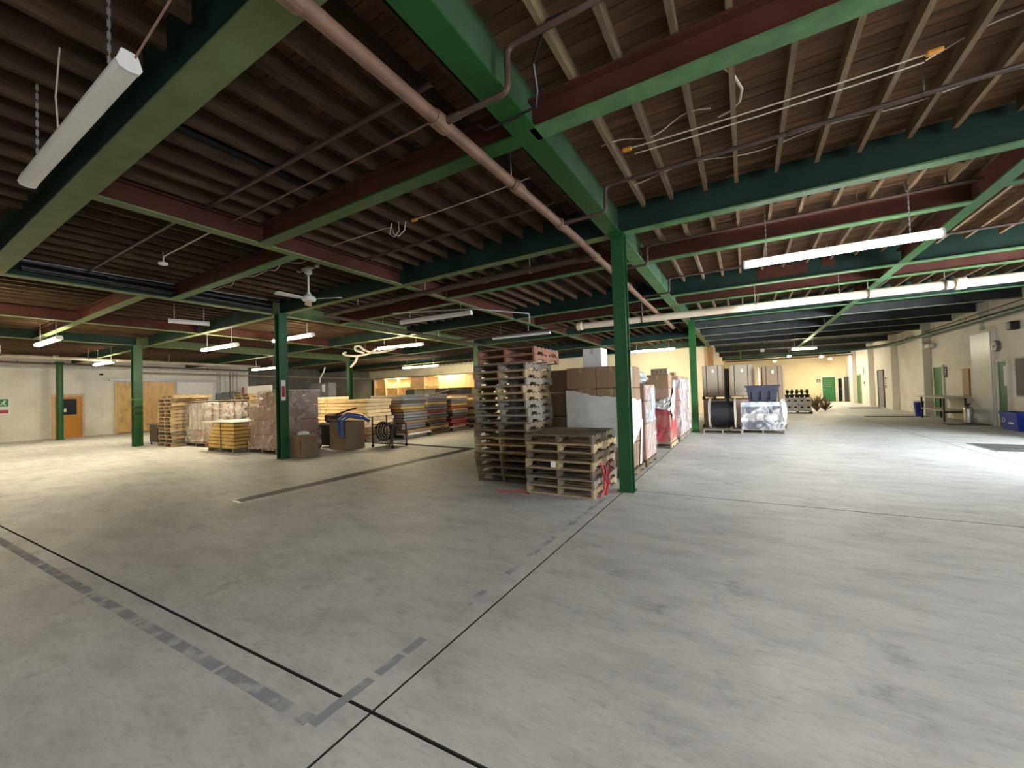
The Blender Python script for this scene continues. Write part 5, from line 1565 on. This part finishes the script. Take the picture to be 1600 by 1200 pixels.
mb.add(*wrinkle_wall((-13.2, 6.77), (-12.16, 6.77), 1.55, 1.92, 10, 4, .03, (0, -1)))
mb.add(*wrinkle_wall((-12.15, 6.77), (-12.15, 8.2), .10, 1.92, 14, 14, .035, (1, 0)))
top('stretch_wrap', mb, M['film_pink'], 'pinkish crinkled wrap round the tall load beside the column', 'plastic film')
film([[(-13.2, 6.75, 1.925), (-12.15, 6.75, 1.925), (-12.15, 8.2, 1.925), (-13.2, 8.2, 1.925)]], M['paper'], 'white sheet on top of the pinkish wrapped load', 'cover_sheet', 'sheet', .012)
sc_ = carton((-11.30, 6.55, 0.0), (-10.62, 7.05, .60), 'dull brown carton on the floor at the foot of the column', M['carton_dark'], seam=False)
sc_.rotation_euler = (0, 0, .16)
part('edge_tape', MB().box((-10.75, 6.545, .12), (-10.72, 6.55, .50)), M['strap_dark'], sc_)
top('paper_scrap', lump((-10.95, 6.85, .66), (.16, .14, .06), 17, 6, 9), M['paper'], 'crumpled paper on the dull brown carton', 'paper')

# carton with blue hose and wire cart
cb = thing('open_carton', (-11.15, 8.45, 0), 'tall brown open carton with blue hose over its edge', 'carton')
tub(-11.55, -10.75, 8.1, 8.8, 0, .88, .0, M['carton_dark'], cb, .015)
part('flap', MB().obox((-11.15, 8.06, .92), (1, 0, 0), (0, 1, -.6), (0, .6, 1), .38, .10, .006), M['carton'], cb)
hz = top('hose_coil', MB().tube([(-11.0, 8.05, .55), (-11.0, 8.04, .95), (-10.95, 8.3, 1.12), (-10.8, 8.7, 1.05), (-10.62, 8.9, .85)], .06, 8)
         .tube([(-10.85, 8.03, .4), (-10.85, 8.02, .92), (-10.8, 8.25, 1.06), (-10.65, 8.6, .98)], .055, 8), M['blue_hose'], 'thick blue hose draped over the open carton', 'hose', smooth=True)
dm = thing('floor_machine', (-12.0, 8.6, 0), 'dark floor machine with slanted handle behind the open carton', 'machine')
part('body', MB().box((-12.5, 8.3, .08), (-11.65, 9.0, .82), ch=.06), M['steel_dark'], dm)
part('tank', MB().box((-12.3, 8.4, .82), (-11.8, 8.9, 1.12), ch=.06), M['navy'], dm)
part('handle', MB().tube([(-11.9, 8.6, 1.08), (-11.2, 8.5, 1.22), (-10.7, 8.45, 1.30)], .03, 8), M['rubber'], dm, True)
for x in (-12.4, -11.75):
    part('wheel', MB().lathe((x, 8.3, .09), [(.09, -.03), (.09, .03)], 14, axis='y'), M['rubber'], dm)
wc = thing('wire_cart', (-10.1, 9.25, 0), 'low wire cart holding a coil of dark hose beside the open carton', 'cart')
for x, y in ((-10.55, 8.95), (-9.65, 8.95), (-10.55, 9.55), (-9.65, 9.55)):
    part('post', MB().box((x - .018, y - .018, .08), (x + .018, y + .018, 1.0 if x < -10 else .75)), M['steel_dark'], wc)
    part('wheel', MB().lathe((x, y, .05), [(.05, -.02), (.05, .02)], 10, axis='y'), M['rubber'], wc)
for z in (.12, .42, .72):
    for y in (8.95, 9.55):
        part('rail', MB().box((-10.55, y - .012, z), (-9.65, y + .012, z + .03)), M['steel_dark'], wc)
for k in range(7):
    part('lattice_bar', MB().beam((-10.5 + k * .13, 8.95, .14), (-10.42 + k * .13 - .1 * (k % 2), 8.95, .70), .02, .02), M['steel_grey'], wc)
part('shelf', MB().box((-10.55, 8.95, .12), (-9.65, 9.55, .14)), M['steel_grey'], wc)
cl = MB()
for k in range(4):
    cl.tube([(-10.1 + (.34 - .02 * k) * math.cos(t * math.pi / 8), 9.0 + .09 * k, .52 + (.30 - .02 * k) * math.sin(t * math.pi / 8)) for t in range(17)], .03, 6, cap=False)
top('hose_ring', cl, M['rubber'], 'coil of black hose resting in the wire cart', 'hose', smooth=True)
part('leaning_post', MB().beam((-9.75, 8.9, .05), (-9.45, 8.9, .9), .03, .05), PAL[0], wc)

# panel stacks
def stack(x0, x1, y0, y1, specs, what, labfmt, group, cat='board', z=.14):
    n = len(specs)
    for i, (h, m, dx0, dx1, dy) in enumerate(specs):
        a = (x0 + dx0, y0 + dy, z); b = (x1 + dx1, y1 + dy, z + h - .014)
        top(what, MB().box(a, b, ch=.008), m, labfmt % place(n - 1 - i, n), cat, group)
        z += h
    return z
rg = random.Random(11)
o = link('pallet', SPM[0], None, (-12.9, 9.75, 0)); o.scale = (2.0, 1.0, 1); tag(o, 'pallet under the pale timber stack', 'pallet')
sp_ = [(.13, M['ply_pale'] if k > 2 else M['timber_brown'], rg.uniform(-.1, .05), rg.uniform(-.15, .1), rg.uniform(-.03, .03)) for k in range(11)]
stack(-14.0, -11.75, 9.78, 10.9, sp_, 'timber_board', 'pale timber board, %s of the pale timber stack', 'pale timber stack')
o = link('pallet', SPM[1], None, (-15.5, 9.9, 0)); o.scale = (2.0, 1.0, 1); tag(o, 'pallet under the farther pale timber stack', 'pallet')
sp_ = [(.13, M['ply_pale'], rg.uniform(-.1, .05), rg.uniform(-.1, .1), rg.uniform(-.03, .03)) for k in range(12)]
stack(-16.6, -14.3, 9.9, 11.0, sp_, 'timber_board', 'pale timber board, %s of the farther pale timber stack', 'farther pale timber stack')
for idx, (xa, xb, ya, yb, nm, mats_) in enumerate(((-13.1, -11.30, 11.05, 12.35, 'first dark panel stack', ['panel_pale', 'timber_brown', 'panel_grey', 'panel_grey', 'timber_brown', 'panel_grey', 'panel_grey', 'panel_grey', 'timber_brown', 'ply_yellow', 'panel_grey', 'panel_dark', 'panel_grey', 'panel_grey']),
                                             (-13.1, -11.35, 12.55, 13.75, 'second dark panel stack', ['timber_brown', 'ply_yellow', 'panel_dark', 'panel_dark', 'timber_brown', 'panel_dark', 'panel_grey', 'panel_red', 'panel_grey', 'panel_grey', 'ply_yellow', 'panel_grey', 'panel_grey', 'panel_grey']),
                                             (-13.0, -11.30, 13.95, 15.1, 'third dark panel stack', ['ply_pale', 'panel_red', 'panel_red', 'panel_red', 'panel_dark', 'panel_dark', 'panel_grey', 'ply_yellow', 'panel_red', 'ply_yellow', 'panel_grey', 'panel_grey', 'ply_pale']),
                                             (-13.0, -11.2, 15.6, 16.8, 'fourth panel stack', ['ply_pale', 'panel_dark', 'panel_grey', 'ply_pale', 'panel_dark', 'ply_pale', 'ply_pale', 'panel_dark', 'ply_pale', 'ply_pale', 'ply_yellow', 'ply_pale']))):
    o = link('pallet', SPM[0], None, ((xa + xb) / 2, ya, 0)); o.scale = (1.55, 1.05, 1); tag(o, 'pallet under the %s' % nm, 'pallet')
    sp_ = [(.112 if k else .09, M[mm], rg.uniform(-.06, .06), (.22 if k < 2 and idx == 0 else rg.uniform(-.10, .07)), rg.uniform(-.03, .03)) for k, mm in enumerate(mats_)]
    stack(xa, xb, ya, yb, sp_, 'wood_panel', 'wood panel, %%s of the %s before the shelves' % nm, nm, 'panel')
top('slanted_board', MB().obox((-12.0, 14.4, 1.72), (1, 0, .22), (0, 1, 0), (-.22, 0, 1), .6, .45, .025), M['panel_dark'], 'dark board tilted on top of the third panel stack', 'board')
top('red_tray', MB().box((-12.0, 13.72, 1.00), (-11.22, 13.93, 1.07), ch=.01), M['panel_red'], 'thin red board jutting out between second and third panel stacks', 'board')
# big dark bundles standing on stacks behind
for x0_, x1_, m, lb in ((-17.7, -17.0, M['steel_dark'], 'first dark bundle'), (-16.98, -15.35, M['panel_grey'], 'grey wrapped bundle'), (-15.3, -13.4, M['steel_dark'], 'long dark bundle')):
    y0_ = 17.5
    top('base_stack', MB().box((x0_, y0_, 0), (x1_, y0_ + 1.2, 1.62), ch=.01), M['timber_brown'], 'timber base below the %s behind the panel stacks' % lb, 'timber')
    o = top('long_bundle', MB().box((x0_, y0_, 1.625), (x1_, y0_ + 1.1, 2.0), ch=.05), m, '%s lying on top behind the panel stacks' % lb, 'bundle')
    part('strap', MB().box(((x0_ + x1_) / 2 - .02, y0_ - .004, 1.63), ((x0_ + x1_) / 2 + .02, y0_ + 1.104, 2.004)), M['strap_dark'], o)

# white upright boards
ub = thing('white_board', (-21.3, 11.0, 0), 'tall white board standing upright before the dark corner', 'board')
for k in range(2):
    part('panel', MB().box((-22.4 + k * 1.12, 11.0, 0.02), (-21.3 + k * 1.12, 11.06, 2.38), ch=.006), M['paper'], ub)
part('foot', MB().box((-22.2, 10.9, 0), (-20.4, 11.2, .02)), M['galv'], ub)
part('brace', MB().beam((-21.3, 11.07, 1.6), (-21.3, 11.9, .0), .05, .05), PAL[1], ub)
gk = thing('grey_cabinet', (-26.6, 17.8, 0), 'tall grey metal cabinet in the dark corner with a white notice', 'cabinet')
part('body', MB().box((-27.1, 17.5, 0), (-25.9, 18.2, 2.72), ch=.03), M['steel_grey'], gk)
part('door', MB().box((-27.05, 17.48, .1), (-25.95, 17.5, 2.6)), M['steel_grey'], gk)
part('side_panel', MB().box((-25.9, 17.52, 0), (-25.0, 18.1, 2.72)), M['steel_grey'], gk)
part('notice', MB().box((-25.7, 17.49, 2.1), (-25.4, 17.515, 2.6)), M['paper'], gk)

# ------------------------------------------------------------------ timber shelves on the back wall
sh = thing('timber_shelf', (-26.4, 26.3, 0), 'large pale timber shelving along the back wall under the cream sheet', 'shelf')
for x in (-30.4, -28.9, -27.3, -25.7, -24.1, -22.4):
    part('upright', MB().box((x - .06, 26.1, 0), (x + .06, 26.55, 3.25)), M['ply_pale'], sh)
for z in (.6, 1.5, 2.35, 3.2):
    part('shelf_board', MB().box((-30.4, 26.15, z), (-22.4, 26.55, z + .06)), M['ply_pale'], sh)
part('back_board', MB().box((-30.4, 26.56, .0), (-22.4, 26.59, 3.25)), M['ply_pale'], sh)
pb = thing('plywood_partition', (-20.4, 26.3, 0), 'warm plywood sheets on the back wall right of the timber shelves', 'panel')
for k in range(3):
    part('sheet', MB().box((-22.25 + k * 1.22, 26.5, 0), (-21.05 + k * 1.22, 26.55, 3.25), ch=.006), M['ply'], pb)
cs = top('cream_sheet', MB().box((-30.6, 25.7, 3.30), (-18.5, 25.74, 4.0), ch=.004).box((-30.6, 25.74, 3.9), (-18.5, 26.6, 3.95)), M['cream_sheet'], 'long cream sheet fixed above the timber shelves', 'sheet')
part('drip_edge', MB().box((-30.6, 25.69, 3.22), (-18.5, 25.72, 3.31)), M['panel_grey'], cs)
for x, lb in ((-27.6, 'farther'), (-21.4, 'nearer')):  # hidden lamps added to brighten the shelf wall
    tube_light(x, 25.9, 3.40, 'added unseen strip lamp behind the cream sheet above the timber shelves, %s one' % lb, M['tube_shelf'])
